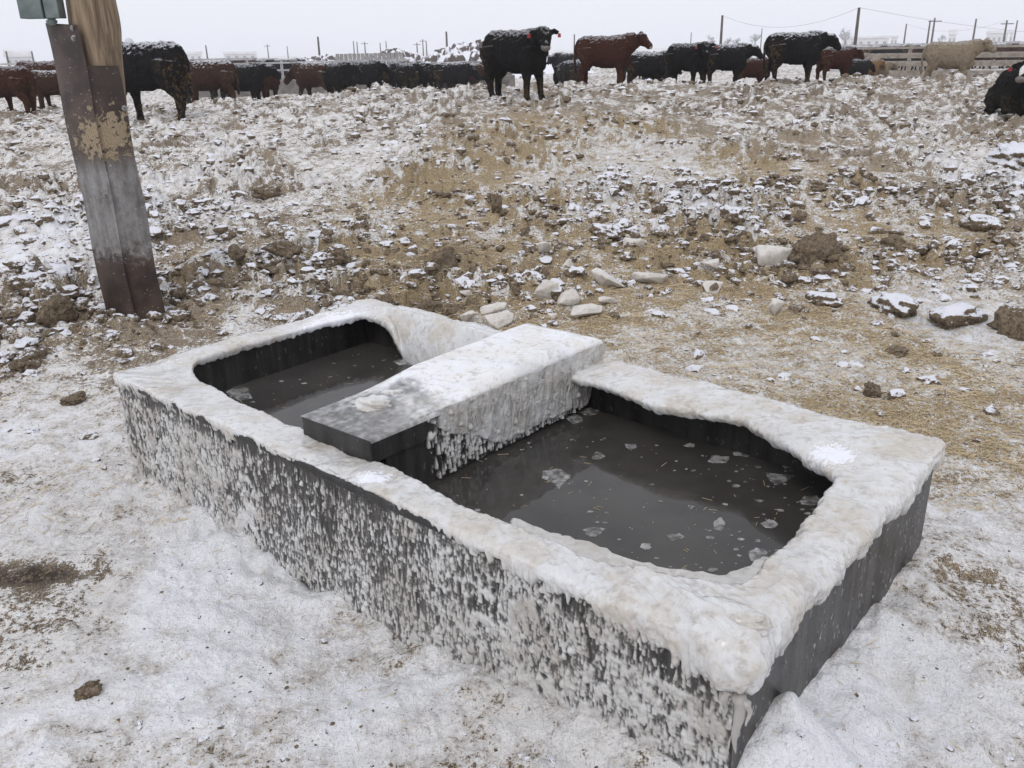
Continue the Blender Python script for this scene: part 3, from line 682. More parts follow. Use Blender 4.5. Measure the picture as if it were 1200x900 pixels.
# ice sheet over cover
na, nb = 330, 150
a = np.linspace(0, 1, na)[:, None]; b = np.linspace(-.02, 1.02, nb)[None, :]
Pq = (c2*(1-a)[..., None]+c3*a[..., None])*(1-b)[..., None]+(c1*(1-a)[..., None]+c4*a[..., None])*b[..., None]
edge = np.minimum(np.minimum(b+.02, 1.02-b)*8, np.minimum(a*14+.0, (1-a)*14)); edge = np.clip(edge, 0, 1)**.45
thk = (.003+.046*sstep(.0, .55, a+.12*perlin(a*3+b*0, b*3+a*0, 2)))*edge+(.002*fbm3(Pq/.03, 4, 3)+.005*fbm3(Pq/.13, 9, 2))*sstep(.1, .4, a)
thk = np.maximum(thk, -.002); Pq[..., 2] = ZC+thk
Pq[:, 0, 2] = ZC-.008; Pq[:, -1, 2] = ZC-.008; Pq[-1, :, 2] = ZC-.01
f_ = grid_faces(na, nb)
sheet = np_mesh('ice_sheet', Pq.reshape(-1, 3), f_, [mat_ice('cover_ice', (.82, .835, .86), (.76, .73, .68), alpha=True, rough=.35)], True, None,
                dict(snow=(.1+.25*sstep(.3, .8, a)+0*b), thick=np.clip(.60+.45*sstep(.08, .42, a+.22*fbm3(Pq/.12, 5, 2))+.22*fbm3(Pq/.018, 14, 3), .05, .98)))
sheet.data.flip_normals() if sheet.data.polygons[0].normal.z < 0 else None
P_(sheet)
# curtain of icicles on its right side, inner float-box side behind it
nc_ = -acr
def cov_c(s, z): return sstep(.16, .34, s)*np.where(z > .34+.05*np.sin(s*20), .9, .5)
def bt_c(S, Z):
    d = ZC-Z; lim = .10*sstep(.15, .30, S)+.11*sstep(.28, .5, S)+.012*fbm(S*30, S*0, 3, 2)
    n = fbm(S*30, Z*8, 7, 3)
    return np.where(d < lim, .014*sstep(.12, .35, S)*(.6+n)+.012*(1-d/.25)*sstep(.2, .4, S), -.004)
P_(wall_ice('ice_curtain', c2+dirv*.02, c3-dirv*.01, ZC+.012, .305, nc_, 3200, cov_c, base_t=bt_c, size=(.003, .0085), res=.0026, amp=1.2))
for i in range(44):
    s = .34+.60*rng.random(); q = c2*(1-s)+c3*s+nc_*(.010+.012*rng.random()); P_(cone_ice('icicle', (q[0], q[1], ZC-.02-.02*rng.random()), (.05+.09*rng.random())*(.6+.4*math.sin(s*9)**2), .005+.004*rng.random(), 7, i))
def lump_obj(name, p, size, seed, mat, sub=4, rough=.3, flat=.7, yaw=0, attrs=None):
    v, f = lump(sub, seed, rough, flat); v = v*np.array(size); v = v+fbm3(v/.02, seed, 2)[:, None]*min(size)*.14*(v/np.linalg.norm(v, axis=1)[:, None])
    ca, sa_ = math.cos(yaw), math.sin(yaw); v = np.stack([v[:, 0]*ca-v[:, 1]*sa_, v[:, 0]*sa_+v[:, 1]*ca, v[:, 2]], -1)
    o = np_mesh(name, v, f, [mat], True, None, attrs and {k: np.full(len(v), x) for k, x in attrs.items()}); o.location = tuple(p); return o
q = atz(437, 474, ZC+.015); P_(lump_obj('ice_lump', q, (.058, .048, .042), 4, M_ICE, 4, .35, .6, 0, dict(snow=.3)))
q = atz(462, 462, ZC+.012); P_(lump_obj('ice_lump', q, (.036, .026, .028), 9, M_ICE, 4, .35, .6, 0, dict(snow=.2)))
q = atz(850, 722, H+.05); P_(lump_obj('ice_lump', q, (.070, .045, .03), 6, M_ICE, 4, .35, .7, -.6, dict(snow=.15)))

# water in the two basins
V = inset(si*1.03, 1-si*1.03, ti*1.03, 1-ti*1.03, WZ)
for k, (s0, s1) in enumerate(((si*1.01, .44), (.44, 1-si*1.01))):
    q = [T(s0, ti*1.02, WZ), T(s1, ti*1.02, WZ), T(s1, 1-ti*1.02, WZ), T(s0, 1-ti*1.02, WZ)]
    o = py_mesh('water', q, [(0, 1, 2, 3)], M_WATER); tag(o, kind='structure')
    if o.data.polygons[0].normal.z < 0: o.data.flip_normals()
# shelf of thin ice joined to the near rim
def slab(name, pts, z, th, mat, seed=0, jag=.006, sub=5, parent=None):
    n = len(pts); P2 = []
    for i in range(n):
        p, q_ = np.array(pts[i][:2]), np.array(pts[(i+1) % n][:2])
        for k in range(sub):
            r = p+(q_-p)*k/sub; P2.append(r+rng.normal(size=2)*jag*(k > 0))
    P2 = np.array(P2); c = P2.mean(0); m = len(P2); V = []; Fc = []
    for zz, sc_ in ((0, .93), (.35, 1.), (.75, .985), (1., .93)):
        for p in P2: r = c+(p-c)*sc_; V.append((r[0], r[1], z+th*zz))
    V.append((c[0], c[1], z+th*1.05)); V.append((c[0], c[1], z))
    for k in range(3):
        for i in range(m): Fc.append((k*m+i, k*m+(i+1) % m, (k+1)*m+(i+1) % m, (k+1)*m+i))
    V = V[:4*m]; Fc.append(tuple(3*m+i for i in range(m))); Fc.append(tuple(m-1-i for i in range(m)))
    return py_mesh(name, V, Fc, mat, smooth=False)
sh = [atz(x, y, WZ) for x, y in [(600, 608), (640, 626), (662, 629), (700, 643), (740, 659), (800, 671), (850, 679), (885, 668), (905, 655), (905, 700), (850, 735), (740, 700), (640, 660), (590, 625)]]
P_(slab('ice_shelf', sh, WZ-.003, .012, M_SHELF, jag=.004))

# floating ice pieces
FL = [(655, 560, 24, 11, 'triangular pale ice shard floating beside the reflection of the cover'), (843, 538, 14, 6, 'small rounded ice piece floating near the far wall, left one of a close pair'), (870, 531, 16, 6, 'small whitish ice piece floating near the far wall, right one of a close pair'),
      (912, 560, 22, 8, 'broad pale ice piece floating by the far right end of the basin'), (925, 548, 14, 5, 'thin ice sliver floating just behind the broad pale piece'), (740, 523, 10, 5, 'tiny clear ice chip floating alone under the far wall'), (700, 535, 9, 5, 'tiny grey ice chip floating near the middle of the far water'),
      (845, 615, 10, 9, 'small upright looking ice chip floating with straw across it'), (902, 614, 16, 7, 'grey ice piece floating near the right bank with a straw stem'), (888, 650, 22, 15, 'wide thin ice plate floating in the near right corner'), (792, 630, 16, 5, 'flat narrow ice sliver floating left of the right bank'),
      (697, 623, 15, 8, 'dull square ice chip floating near the front shelf of ice'), (690, 482, 14, 5, 'small white ice chip floating in the shadow by the cover end'), (672, 491, 12, 6, 'dull ice chip floating against the cover end'), (757, 641, 8, 5, 'tiny ice nub sticking up at the edge of the shelf'),
      (283, 460, 17, 9, 'pale curved ice sheet floating near the front of the left basin'), (290, 432, 14, 4, 'narrow white ice strip floating in left basin behind the curved sheet'), (310, 421, 12, 4, 'thin ice strip floating furthest back along the left wall'), (385, 406, 14, 3, 'thin pale ice flake floating under the snowy far rim'),
      (475, 424, 16, 5, 'faint grey ice plate floating at the cover side of left basin'), (950, 586, 22, 6, 'long ice wedge floating against the right rim crust'), (808, 522, 7, 3, 'minute ice fleck floating left of the close pair'), (835, 668, 8, 3, 'little ice fleck floating just off the shelf tip')]
for px, py, rx, ry, lab in FL:
    c = atz(px, py, WZ); ex = atz(px+rx, py, WZ)-c; ey = atz(px, py+ry, WZ)-c; n = rng.integers(6, 10); th0 = rng.random()*6
    pts = [c+ex*math.cos(th0+6.283*k/n)*(.45+.75*rng.random())+ey*math.sin(th0+6.283*k/n)*(.45+.75*rng.random()) for k in range(n)]
    o = slab('floating_ice', pts, WZ-.004, .0065, M_FLOAT, jag=.002, sub=3); tag(o, lab, 'ice piece', 'ice pieces floating in the trough')
V, Fc = [], []
for i in range(260):
    px, py = (rng.uniform(520, 960), rng.uniform(500, 670)) if i % 5 else (rng.uniform(260, 480), rng.uniform(410, 480))
    if i % 2 and i % 5: px, py = 700+260*rng.random()**.6, 480+200*rng.random()
    p = atz(px, py, WZ); nn = norm(p)
    if abs(nn[0]) > .9 or abs(nn[1]) > .82: continue
    r_ = .0015+.008*rng.random()**3; n = 6; b0 = len(V)
    for z_ in (-.002, .0012):
        for k in range(n): g_ = 6.283*k/n; q = r_*(.6+.7*rng.random()); V.append((p[0]+q*math.cos(g_)*1.4, p[1]+q*math.sin(g_), WZ+z_))
    Fc.append(tuple(b0+n+k for k in range(n)))
    for k in range(n): Fc.append((b0+k, b0+(k+1) % n, b0+n+(k+1) % n, b0+n+k))
tag(py_mesh('slush', V, Fc, M_FLOAT), 'fine slush and ice flecks drifting on the trough water', 'slush', kind='stuff')
# straw bits on the water
V, Fc = [], []
for i in range(90):
    px, py = (rng.uniform(520, 950), rng.uniform(500, 670)) if i % 4 else (rng.uniform(260, 480), rng.uniform(410, 480))
    p = atz(px, py, WZ+.001); L = .008+.035*rng.random()**2; g_ = rng.random()*6.3
    nn = norm(p)
    if abs(nn[0]) > .88 or abs(nn[1]) > .78: continue
    box_vf(p, (L, .0011, .0009), V, Fc, Matrix.Rotation(g_, 3, 'Z'))
tag(py_mesh('floating_straw', V, Fc, M_STRAW), 'bits of straw floating on the dark trough water', 'straw', kind='stuff')

# ------------------------------------------------------------------ leaning post
PY = 5.45
pb = hit(160, 371); PY = pb[1]
pt0 = aty(160, 400, PY); pt1 = aty(97, -70, PY)
SMEAR = tuple(aty(122, 158, PY-.12)-np.array([0, 0, 0]))
SM0 = aty(122, 158, PY-.12); post = empty('wooden_post', (pb[0], pb[1], 0))
SMEAR = tuple(SM0-np.array([pb[0], pb[1], 0]))
tag(post, 'leaning weathered timber post sheathed in two rusty steel plates left of the trough', 'post')
M_STEEL = mat_steel(); M_WOOD = mat_wood()
M_BOX = mat_plain('grey_green_paint', (.10, .125, .12), (.20, .23, .22), .45, 8, .002, Metallic=.3)
def Q_(o, par=None):
    o.parent = par or post; return o
def pl(p): return (p[0]-pb[0], p[1]-pb[1], p[2])
# timber
nz2, nth = 120, 64; V = []; zt = np.linspace(0, 1, nz2)
ctr0 = aty(162, 400, PY+.02); ctr1 = aty(95, -80, PY+.02)
TT, TH = np.meshgrid(zt, np.linspace(0, 2*math.pi, nth, endpoint=False), indexing='ij')
rr = .128+.010*np.sin(TT*9+1)+.014*np.exp(-((TT-.80)/.05)**2)*(np.cos(TH-.2) > -.5)*np.clip(np.cos(TH-.2), 0, 1)+.010*perlin(TH*1.2, TT*2.5, 3)-.006*np.clip(perlin(TH*5, TT*3, 5)*3-1, 0, 1)*2+.0035*perlin(TH*9, TT*8, 7)
cc_ = ctr0[None, None]*(1-TT)[..., None]+ctr1[None, None]*TT[..., None]
Vv = np.stack([cc_[..., 0]+rr*np.cos(TH), cc_[..., 1]+rr*np.sin(TH), cc_[..., 2]], -1).reshape(-1, 3)-np.array([pb[0], pb[1], 0])
Q_(np_mesh('timber', Vv, grid_faces(nz2, nth, True), [M_WOOD], True))
# two bent plates meeting at a front seam
def plate(name, tl, tr, br, bl, dl, dr, th=.007):
    """front face through four photo points; dl/dr set how far back the left/right edges lie"""
    n = 26; V = []
    for back in (0, th):
        for i in range(n):
            t = i/(n-1)
            for j in range(7):
                s = j/6; x = (tl[0]*(1-s)+tr[0]*s)*(1-t)+(bl[0]*(1-s)+br[0]*s)*t; y_ = (tl[1]*(1-s)+tr[1]*s)*(1-t)+(bl[1]*(1-s)+br[1]*s)*t
                dep = dl*(1-s)+dr*s-.012*math.sin(s*math.pi)+.004*math.sin(t*9+s*2)
                x += 1.0*math.sin(t*14+j)*(j in (0, 6))
                V.append(pl(aty(x, y_, PY+dep+back)))
    m = n*7; Fc = []
    for i in range(n-1):
        for j in range(6):
            a_ = i*7+j; Fc.append((a_, a_+1, a_+8, a_+7)); Fc.append((m+a_+7, m+a_+8, m+a_+1, m+a_))
        for j in (0, 6): a_ = i*7+j; Fc.append((a_, a_+7, m+a_+7, m+a_))
    for i in (0, n-1):
        for j in range(6): a_ = i*7+j; Fc.append((a_, m+a_, m+a_+1, a_+1))
    return Q_(py_mesh(name, V, Fc, M_STEEL, smooth=True))
pL = plate('steel_plate', (53, 27), (91, 29), (160, 382), (129, 388), -.060, -.175)
pR = plate('steel_plate', (100, 77), (139, 77), (193, 366), (157, 380), -.160, -.050)
pL['label'] = 'taller left steel plate with manure smear'; pR['label'] = 'shorter right steel plate'
for o in (pL, pR):
    md = o.modifiers.new('edge', 'EDGE_SPLIT'); md.split_angle = math.radians(40)
def bolt(px, py, dep, par):
    c = Vector(pl(aty(px, py, PY+dep))); V, Fc = [], []
    tube_vf([c+Vector((0, .004, 0)), c+Vector((0, -.006, 0)), c+Vector((0, -.008, 0))], [.017, .017, .013], V, Fc, 14); tube_vf([c+Vector((0, -.008, 0)), c+Vector((0, -.018, 0))], [.009, .008], V, Fc, 6)
    Q_(py_mesh('bolt', V, Fc, M_BOLT, smooth=False), par)
M_BOLT = mat_plain('bolt_steel', (.16, .15, .14), (.32, .31, .29), .4, 60, .001, Metallic=.7)
bolt(124, 229, -.158, pL); bolt(87, 45, -.152, pL); bolt(86, 27+6, -.15, pL); bolt(146, 127, -.07, pR)
# junction box and conduit stub
c0, c1_ = aty(24, 22, PY-.17), aty(70, 22, PY-.17); wb = c1_[0]-c0[0]
V, Fc = [], []; box_vf(pl((c0[0]+wb*.31, PY-.13, c0[2]+.2)), (wb*.60, .10, .40), V, Fc); jb = Q_(py_mesh('junction_box', V, Fc, M_BOX, bevel=.004))
V, Fc = [], []; box_vf(pl((c0[0]+wb*.82, PY-.125, c0[2]+.2)), (wb*.36, .09, .40), V, Fc); Q_(py_mesh('conduit_cover', V, Fc, M_BOX, bevel=.004))
V, Fc = [], []; cs = aty(60, 22, PY-.12); tube_vf([pl((cs[0], cs[1], cs[2]+.01)), pl((cs[0]+.004, cs[1], cs[2]-.035))], [.022, .022], V, Fc, 14); tube_vf([pl((cs[0], cs[1], cs[2]-.008)), pl((cs[0], cs[1], cs[2]-.022))], [.030, .030], V, Fc, 14)
Q_(py_mesh('conduit', V, Fc, M_BOX))

# ------------------------------------------------------------------ named clods and broken ice on the ground
CL = [(313, 228, 14, 7, .0, 'brown frozen manure clod lying alone in the snow patch right of the post'), (38, 422, 20, 10, .0, 'large round grey brown clod on trampled ground at the far left edge'), (70, 374, 17, 14, -.3, 'yellowish brown upright clod at the foot of the post, left side'),
      (955, 312, 24, 17, -.4, 'dark crumbly manure lump touching the big ice block'), (965, 354, 18, 9, .5, 'snow topped clod on the straw below the dark lump'), (1048, 358, 26, 11, .5, 'long snow capped clod in the row at right, first of three'), (1122, 370, 28, 12, .5, 'dark clod with thick snow cap, middle of the row at right'), (1190, 380, 22, 18, -.1, 'brown clod cut by the right edge below the snow ridge'),
      (1150, 266, 16, 8, .4, 'small snow capped clod on straw near the right edge'), (520, 308, 15, 13, -.4, 'dark pointed clump of frozen manure behind the trough'), (695, 352, 0, 0, 0, ''), (1022, 458, 10, 9, -.3, 'small brown clod on trampled straw behind the trough right half'), (107, 812, 11, 8, -.1, 'small black crumbling clod on the snow in the near left foreground'),
      (855, 270, 14, 11, .5, 'round snow covered clod in the white patch near the centre right'), (800, 203, 10, 6, .6, 'flat snow capped clod at the top of the white patch'), (945, 226, 20, 6, -.2, 'flat brown clod half buried in yellow straw'), (1045, 288, 12, 9, -.4, 'round dark clod on snowy straw in the right middle ground'), (582, 243, 8, 14, -.4, 'dark upright frozen clod beside the straw strip'),
      (88, 470, 12, 5, -.3, 'flat dark manure pat on the trampled ground at left'), (47, 350, 22, 9, .35, 'grey snow dusted clod pair left of the post'), (70, 336, 22, 8, .7, 'white snow covered clod in the heap left of the post'), (210, 372, 13, 7, .1, 'brown clod close to the right foot of the post'), (335, 308, 18, 8, -.1, 'brown clod row end in the middle left ground'), (370, 306, 16, 9, -.1, 'rough brown clod next to the trough far corner'),
      (398, 308, 13, 9, -.3, 'dark clod at the right end of the brown row'), (280, 318, 14, 8, -.2, 'dark clod at the left end of the brown row'), (710, 275, 20, 9, .2, 'grey brown clod in the snow behind the ice pieces'), (660, 298, 13, 7, .0, 'brown crumbly clod left of the standing ice chips'), (1130, 372, 0, 0, 0, ''), (1185, 185, 28, 14, .9, 'big rounded snow mound lump by the right edge'), (15, 265, 20, 8, .9, 'smooth snow covered lump at the left edge')]
for i, (px, py, rx, ry, s, lab) in enumerate(CL):
    if rx == 0: continue
    c = hit(px, py+ry*.6); dist = np.linalg.norm(c-CAM); r = rx/F*dist; hh = ry/F*dist
    z = float(gz(c[0], c[1])[0]); o = lump_obj('frozen_clod', (c[0], c[1], z+hh*.45), (r, r*.8, hh*1.25), i+3, M_CLOD, 4, .42, .85, rng.random()*3, dict(snow=s+.22))
    tag(o, lab, 'frozen clod', 'frozen manure clods on the pen floor')
def chunk(px, py, rx, ry, lab, seed, tilt=0., yaw=0., thin=.45):
    c = hit(px, py+ry*.7); dist = np.linalg.norm(c-CAM); r = rx/F*dist; hh = ry/F*dist*1.3
    rg = np.random.default_rng(seed); bm = bmesh.new()
    for k in range(11):
        v_ = rg.normal(size=3); v_ /= np.linalg.norm(v_); v_ = np.sign(v_)*np.abs(v_)**.7; v_ *= .7+.5*rg.random()
        bm.verts.new((v_[0]*r*1.05, v_[1]*r*thin*1.3, v_[2]*hh*1.05*(1-.35*v_[0]*math.cos(seed))))
    h_ = bmesh.ops.convex_hull(bm, input=bm.verts); bmesh.ops.delete(bm, geom=[g_ for g_ in set(h_['geom_interior']+h_['geom_unused']) if isinstance(g_, bmesh.types.BMVert)], context='VERTS')
    bmesh.ops.bevel(bm, geom=list(bm.edges), offset=min(r, hh)*.13, segments=3, affect='EDGES', profile=.6)
    bmesh.ops.triangulate(bm, faces=bm.faces); bmesh.ops.subdivide_edges(bm, edges=list(bm.edges), cuts=2)
    for v_ in bm.verts:
        pv = np.array(v_.co[:]); v_.co += Vector(v_.co).normalized()*float(fbm3((pv/(.25*r)+seed)[None], seed, 3)[0])*.04*r
    me = bpy.data.meshes.new('ice_chunk'); bm.to_mesh(me); bm.free(); me.materials.append(M_CHUNK)
    for p in me.polygons: p.use_smooth = True
    o = bpy.data.objects.new('ice_chunk', me); COL.objects.link(o); o.rotation_euler = (tilt, .15*math.sin(seed), yaw)
    o.location = (c[0], c[1], float(gz(c[0], c[1])[0])+hh*.55); tag(o, lab, 'ice chunk', 'broken ice chunks thrown out behind the trough')
for k in range(16):
    g_ = k*.42+.3; x_ = pb[0]+.24*math.cos(g_)*(1+.3*rng.random()); y_ = pb[1]+.06+.22*math.sin(g_); r_ = .025+.035*rng.random()
    o = lump_obj('frozen_clod', (x_, y_, float(gz(x_, y_)[0])+r_*.3), (r_, r_*.8, r_*.8), 50+k, M_CLOD, 3, .42, .85, k, dict(snow=.1+.5*rng.random())); tag(o, 'small mud and snow clod packed round the foot of the post', 'frozen clod', 'clods packed round the post foot')
CK = [(908, 310, 27, 14, 'largest block of broken ice, beside the dark manure lump', .1, 0, .6), (640, 303, 9, 13, 'pointed ice shard standing up, nearest left of the two upright ones', .9, .4, .5), (665, 316, 11, 8, 'triangular ice shard standing right of the pointed one', .7, -.3, .6), (714, 333, 21, 10, 'wedge of ice lying alone with its point to the left', .2, -.3, .45),
      (758, 326, 22, 8, 'flat long ice slab right of the wedge', .1, .05, .5), (644, 345, 18, 11, 'tilted grey ice piece at the back of the leaning pair', .4, -.5, .5), (667, 352, 17, 10, 'tilted pale ice piece leaning in front of the pair', .7, .2, .45), (688, 367, 22, 6, 'long loaf shaped ice piece nearest the trough cover', .0, .08, .45), (585, 364, 26, 6, 'long flat ice slab at the back of the stacked pair', .1, .08, .35),
      (583, 376, 24, 8, 'long flat ice slab at the front of the stacked pair', .15, .2, .4), (548, 374, 12, 7, 'short ice block left of the stacked pair', .3, .1, .6), (648, 371, 9, 5, 'small ice chip near the loaf shaped piece', .1, .5, .6), (546, 347, 11, 4, 'small flat ice chip lying on the trampled straw', .0, .1, .5), (748, 292, 22, 8, 'snowy ice slab half sunk in the white patch', .1, .0, .5),
      (800, 268, 13, 7, 'pale ice chip at the top of the ice scatter', .2, .2, .6), (833, 322, 14, 6, 'low ice chip between flat slab and largest block', .1, .0, .6), (835, 340, 13, 5, 'dirty low ice chip just below its twin', .05, .3, .6), (912, 364, 12, 6, 'small clear ice chip below the largest block', .3, .6, .6), (712, 357, 14, 4, 'thin dirty ice flake above the loaf shaped piece', .0, .1, .5), (260, 325, 6, 5, 'tiny ice pebble left of the brown clod row', .1, .1, .7)]
for i, (px, py, rx, ry, lab, tilt, yaw, thin) in enumerate(CK): chunk(px, py, rx, ry, lab, 40+i, tilt, yaw, thin)

# ------------------------------------------------------------------ cattle
def cow_mesh(name, head_yaw=0., head_pitch=0., step=0., lying=False, vox=.024):
    V, Fc = [], []
    def loft(rings, n=16):
        b0 = len(V)
        for (c, dirv_, hh, hw_, sq) in rings:
            d = Vector(dirv_).normalized(); side = d.cross(Vector((0, 0, 1))).normalized(); up_ = side.cross(d)
            for k in range(n):
                g_ = 2*math.pi*k/n; cs_, sn_ = math.cos(g_), math.sin(g_); e = sq
                q = Vector(c)+side*(abs(cs_)**e*math.copysign(1, cs_))*hw_+up_*(abs(sn_)**e*math.copysign(1, sn_))*hh; V.append(tuple(q))
        m = len(rings)
        for i in range(m-1):
            for k in range(n): Fc.append((b0+i*n+k, b0+i*n+(k+1) % n, b0+(i+1)*n+(k+1) % n, b0+(i+1)*n+k))
        Fc.append(tuple(b0+k for k in range(n))[::-1]); Fc.append(tuple(b0+(m-1)*n+k for k in range(n)))
    dz = -.50 if lying else 0
    X_ = (1, 0, 0)
    loft([((-.74, 0, 1.04+dz), X_, .13, .10, .9), ((-.69, 0, 1.04+dz), X_, .27, .22, .85), ((-.53, 0, 1.02+dz), X_, .35, .29, .85), ((-.30, 0, .97+dz), X_, .39, .34, .88), ((0, 0, .94+dz), X_, .42, .37, .9), ((.27, 0, .94+dz), X_, .42, .35, .9),
          ((.50, 0, .98+dz), X_, .40, .29, .9), ((.64, 0, 1.02+dz), X_, .33, .23, .95), ((.72, 0, 1.04+dz), X_, .24, .17, 1)])
    # neck bends toward the head direction
    nb_ = Vector((.56, 0, 1.10+dz)); hp = head_pitch; hy = head_yaw
    d1 = Vector((math.cos(hy*.5), math.sin(hy*.5), .25-hp*.9)).normalized(); d2 = Vector((math.cos(hy), math.sin(hy), .0-hp*.9)).normalized()
    n1 = nb_+d1*.18; n2 = n1+(d1+d2).normalized()*.13; poll = n2+d2*.08
    loft([(nb_-Vector((.14, 0, 0)), d1, .31, .22, 1), (nb_, d1, .30, .20, 1), (n1, d1+d2*.3, .26, .17, 1), (n2, d2, .22, .145, 1), (poll, d2, .16, .125, 1)])
    hd = Vector((math.cos(hy)*.74, math.sin(hy)*.74, -.67-hp*.3)).normalized(); h0 = poll+Vector((0, 0, .09))-hd*.05
    loft([(h0, hd, .10, .10, 1), (h0+hd*.06, hd, .155, .135, .9), (h0+hd*.18, hd, .155, .145, .85), (h0+hd*.29, hd, .12, .11, .85), (h0+hd*.40, hd, .095, .092, .85), (h0+hd*.47, hd, .092, .10, .85), (h0+hd*.51, hd, .06, .07, .9)])
    sd = Vector((-math.sin(hy), math.cos(hy), 0)); ears = []
    for sg in (-1, 1):
        e0 = h0+hd*.07+sd*sg*.10+Vector((0, 0, .02)); e1 = e0+sd*sg*.20+Vector((0, 0, .0)); ears.append(e1)
        tube_vf([e0, e0+(e1-e0)*.35, e0+(e1-e0)*.7, e1], [.045, .075, .065, .02], V, Fc, 8, [.026, .034, .028, .016])
    # dewlap / brisket
    loft([((.40, 0, .62+dz), X_, .12, .11, 1), ((.56, 0, .66+dz), (1, 0, .4), .17, .12, 1), ((.70, 0, .80+dz), (1, 0, .8), .14, .09, 1)])
    if not lying:
        for sg in (-1, 1):
            s_ = step*sg
            tube_vf([(.42, .17*sg, 1.0), (.44, .20*sg, .76), (.42+s_*.1, .19*sg, .58), (.45+s_*.6, .18*sg, .38), (.45+s_*.8, .175*sg, .14), (.47+s_, .175*sg, .06), (.49+s_, .175*sg, -.01)], [.20, .17, .115, .078, .062, .072, .08], V, Fc, 10)
            s_ = -step*sg
            tube_vf([(-.48, .15*sg, 1.0), (-.47, .20*sg, .82), (-.46, .20*sg, .64), (-.58+s_*.5, .185*sg, .44), (-.57+s_*.8, .18*sg, .16), (-.54+s_, .18*sg, .06), (-.52+s_, .18*sg, -.01)], [.27, .235, .16, .090, .066, .072, .08], V, Fc, 10)
        tube_vf([(-.72, 0, 1.24), (-.80, 0, 1.10), (-.81, 0, .8), (-.80, 0, .62), (-.79, 0, .48), (-.79, 0, .38)], [.05, .042, .034, .036, .055, .03], V, Fc, 8)
    else:
        for sg in (-1, 1):
            tube_vf([(-.50, .22*sg, .42), (-.28, .34*sg, .26), (-.06, .40*sg, .10), (-.38, .42*sg, .06)], [.20, .17, .09, .06], V, Fc, 10)
            tube_vf([(.40, .20*sg, .35), (.52, .26*sg, .14), (.75, .22*sg, .07), (.50, .18*sg, .05)], [.18, .12, .08, .06], V, Fc, 10)
        tube_vf([(-.72, 0, .72), (-.83, .05, .4), (-.8, .2, .08)], [.04, .03, .04], V, Fc, 8)
    me = bpy.data.meshes.new(name); me.from_pydata([tuple(v) for v in V], [], Fc); me.update()
    bm = bmesh.new(); bm.from_mesh(me); bmesh.ops.recalc_face_normals(bm, faces=bm.faces); bm.to_mesh(me); bm.free()
    o = bpy.data.objects.new(name, me); COL.objects.link(o)
    md = o.modifiers.new('r', 'REMESH'); md.mode = 'VOXEL'; md.voxel_size = vox
    m2 = o.modifiers.new('s', 'SMOOTH'); m2.factor = .6; m2.iterations = 3
    dg = bpy.context.evaluated_depsgraph_get(); me2 = bpy.data.meshes.new_from_object(o.evaluated_get(dg)); bpy.data.objects.remove(o)
    n = len(me2.vertices); co = np.empty(n*3, np.float32); me2.vertices.foreach_get('co', co); co = co.reshape(-1, 3)
    nr = np.empty(n*3, np.float32); me2.vertices.foreach_get('normal', nr); nr = nr.reshape(-1, 3)
    co = co+nr*(.016*fbm3(co/.09, 3, 2)+.020*fbm3(co/np.array([.045, .045, .09]), 5, 1)*(co[:, 2:3] > .5)[:, 0])[:, None]; me2.vertices.foreach_set('co', co.astype(np.float32).ravel()); me2.update()
    me2.polygons.foreach_set('use_smooth', np.full(len(me2.polygons), True)); me2.name = name; me2.materials.append(None)
    return me2, ears, (h0, hd, sd)
COWS = {'ahead': cow_mesh('cow_body', 0, .1, .07), 'alert': cow_mesh('cow_body', 0, -.25, -.05), 'rightlook': cow_mesh('cow_body', -.85, -.12, .06), 'leftlook': cow_mesh('cow_body', .9, 0., .05),
        'down': cow_mesh('cow_body', .1, .75, .1), 'lying': cow_mesh('cow_body', -.3, .1, 0, True), 'lyinglook': cow_mesh('cow_body', -.55, -.75, 0, True)}
FUR = {'black': mat_fur('black_hide', (.006, .006, .007), (.020, .018, .017), .55, .35), 'blacksnow': mat_fur('black_hide_snowy', (.006, .006, .007), (.022, .020, .02), .9, .6), 'red': mat_fur('red_hide', (.036, .014, .010), (.075, .031, .021), .5, .3),
       'brown': mat_fur('brown_hide', (.032, .016, .011), (.07, .038, .026), .9, .4), 'tan': mat_fur('tan_hide', (.20, .12, .065), (.32, .21, .12), .5, .2), 'cream': mat_fur('cream_hide', (.21, .165, .115), (.36, .295, .21), .35, .15),
       'grey': mat_fur('grey_hide', (.018, .018, .019), (.045, .043, .043), .6, .3), 'whiteface': mat_fur('black_hide_white_face', (.006, .006, .007), (.020, .018, .017), .5, .3, True)}
M_TAG = mat_plain('red_ear_tag', (.26, .012, .015), (.34, .02, .025), .4, 3, 0); M_EYE = mat_plain('dark_eye', (.005, .005, .005), (.01, .01, .01), .1, 3, 0); M_MUZ = mat_plain('muzzle_skin', (.10, .09, .085), (.2, .17, .15), .5, 30, .002)
M_WHITE = mat_plain('white_hair', (.55, .53, .50), (.72, .70, .67), .8, 30, .004)
M_MUZT = mat_plain('pale_muzzle', (.42, .30, .18), (.5, .38, .25), .6, 30, .002)
bpy.context.view_layer.update()
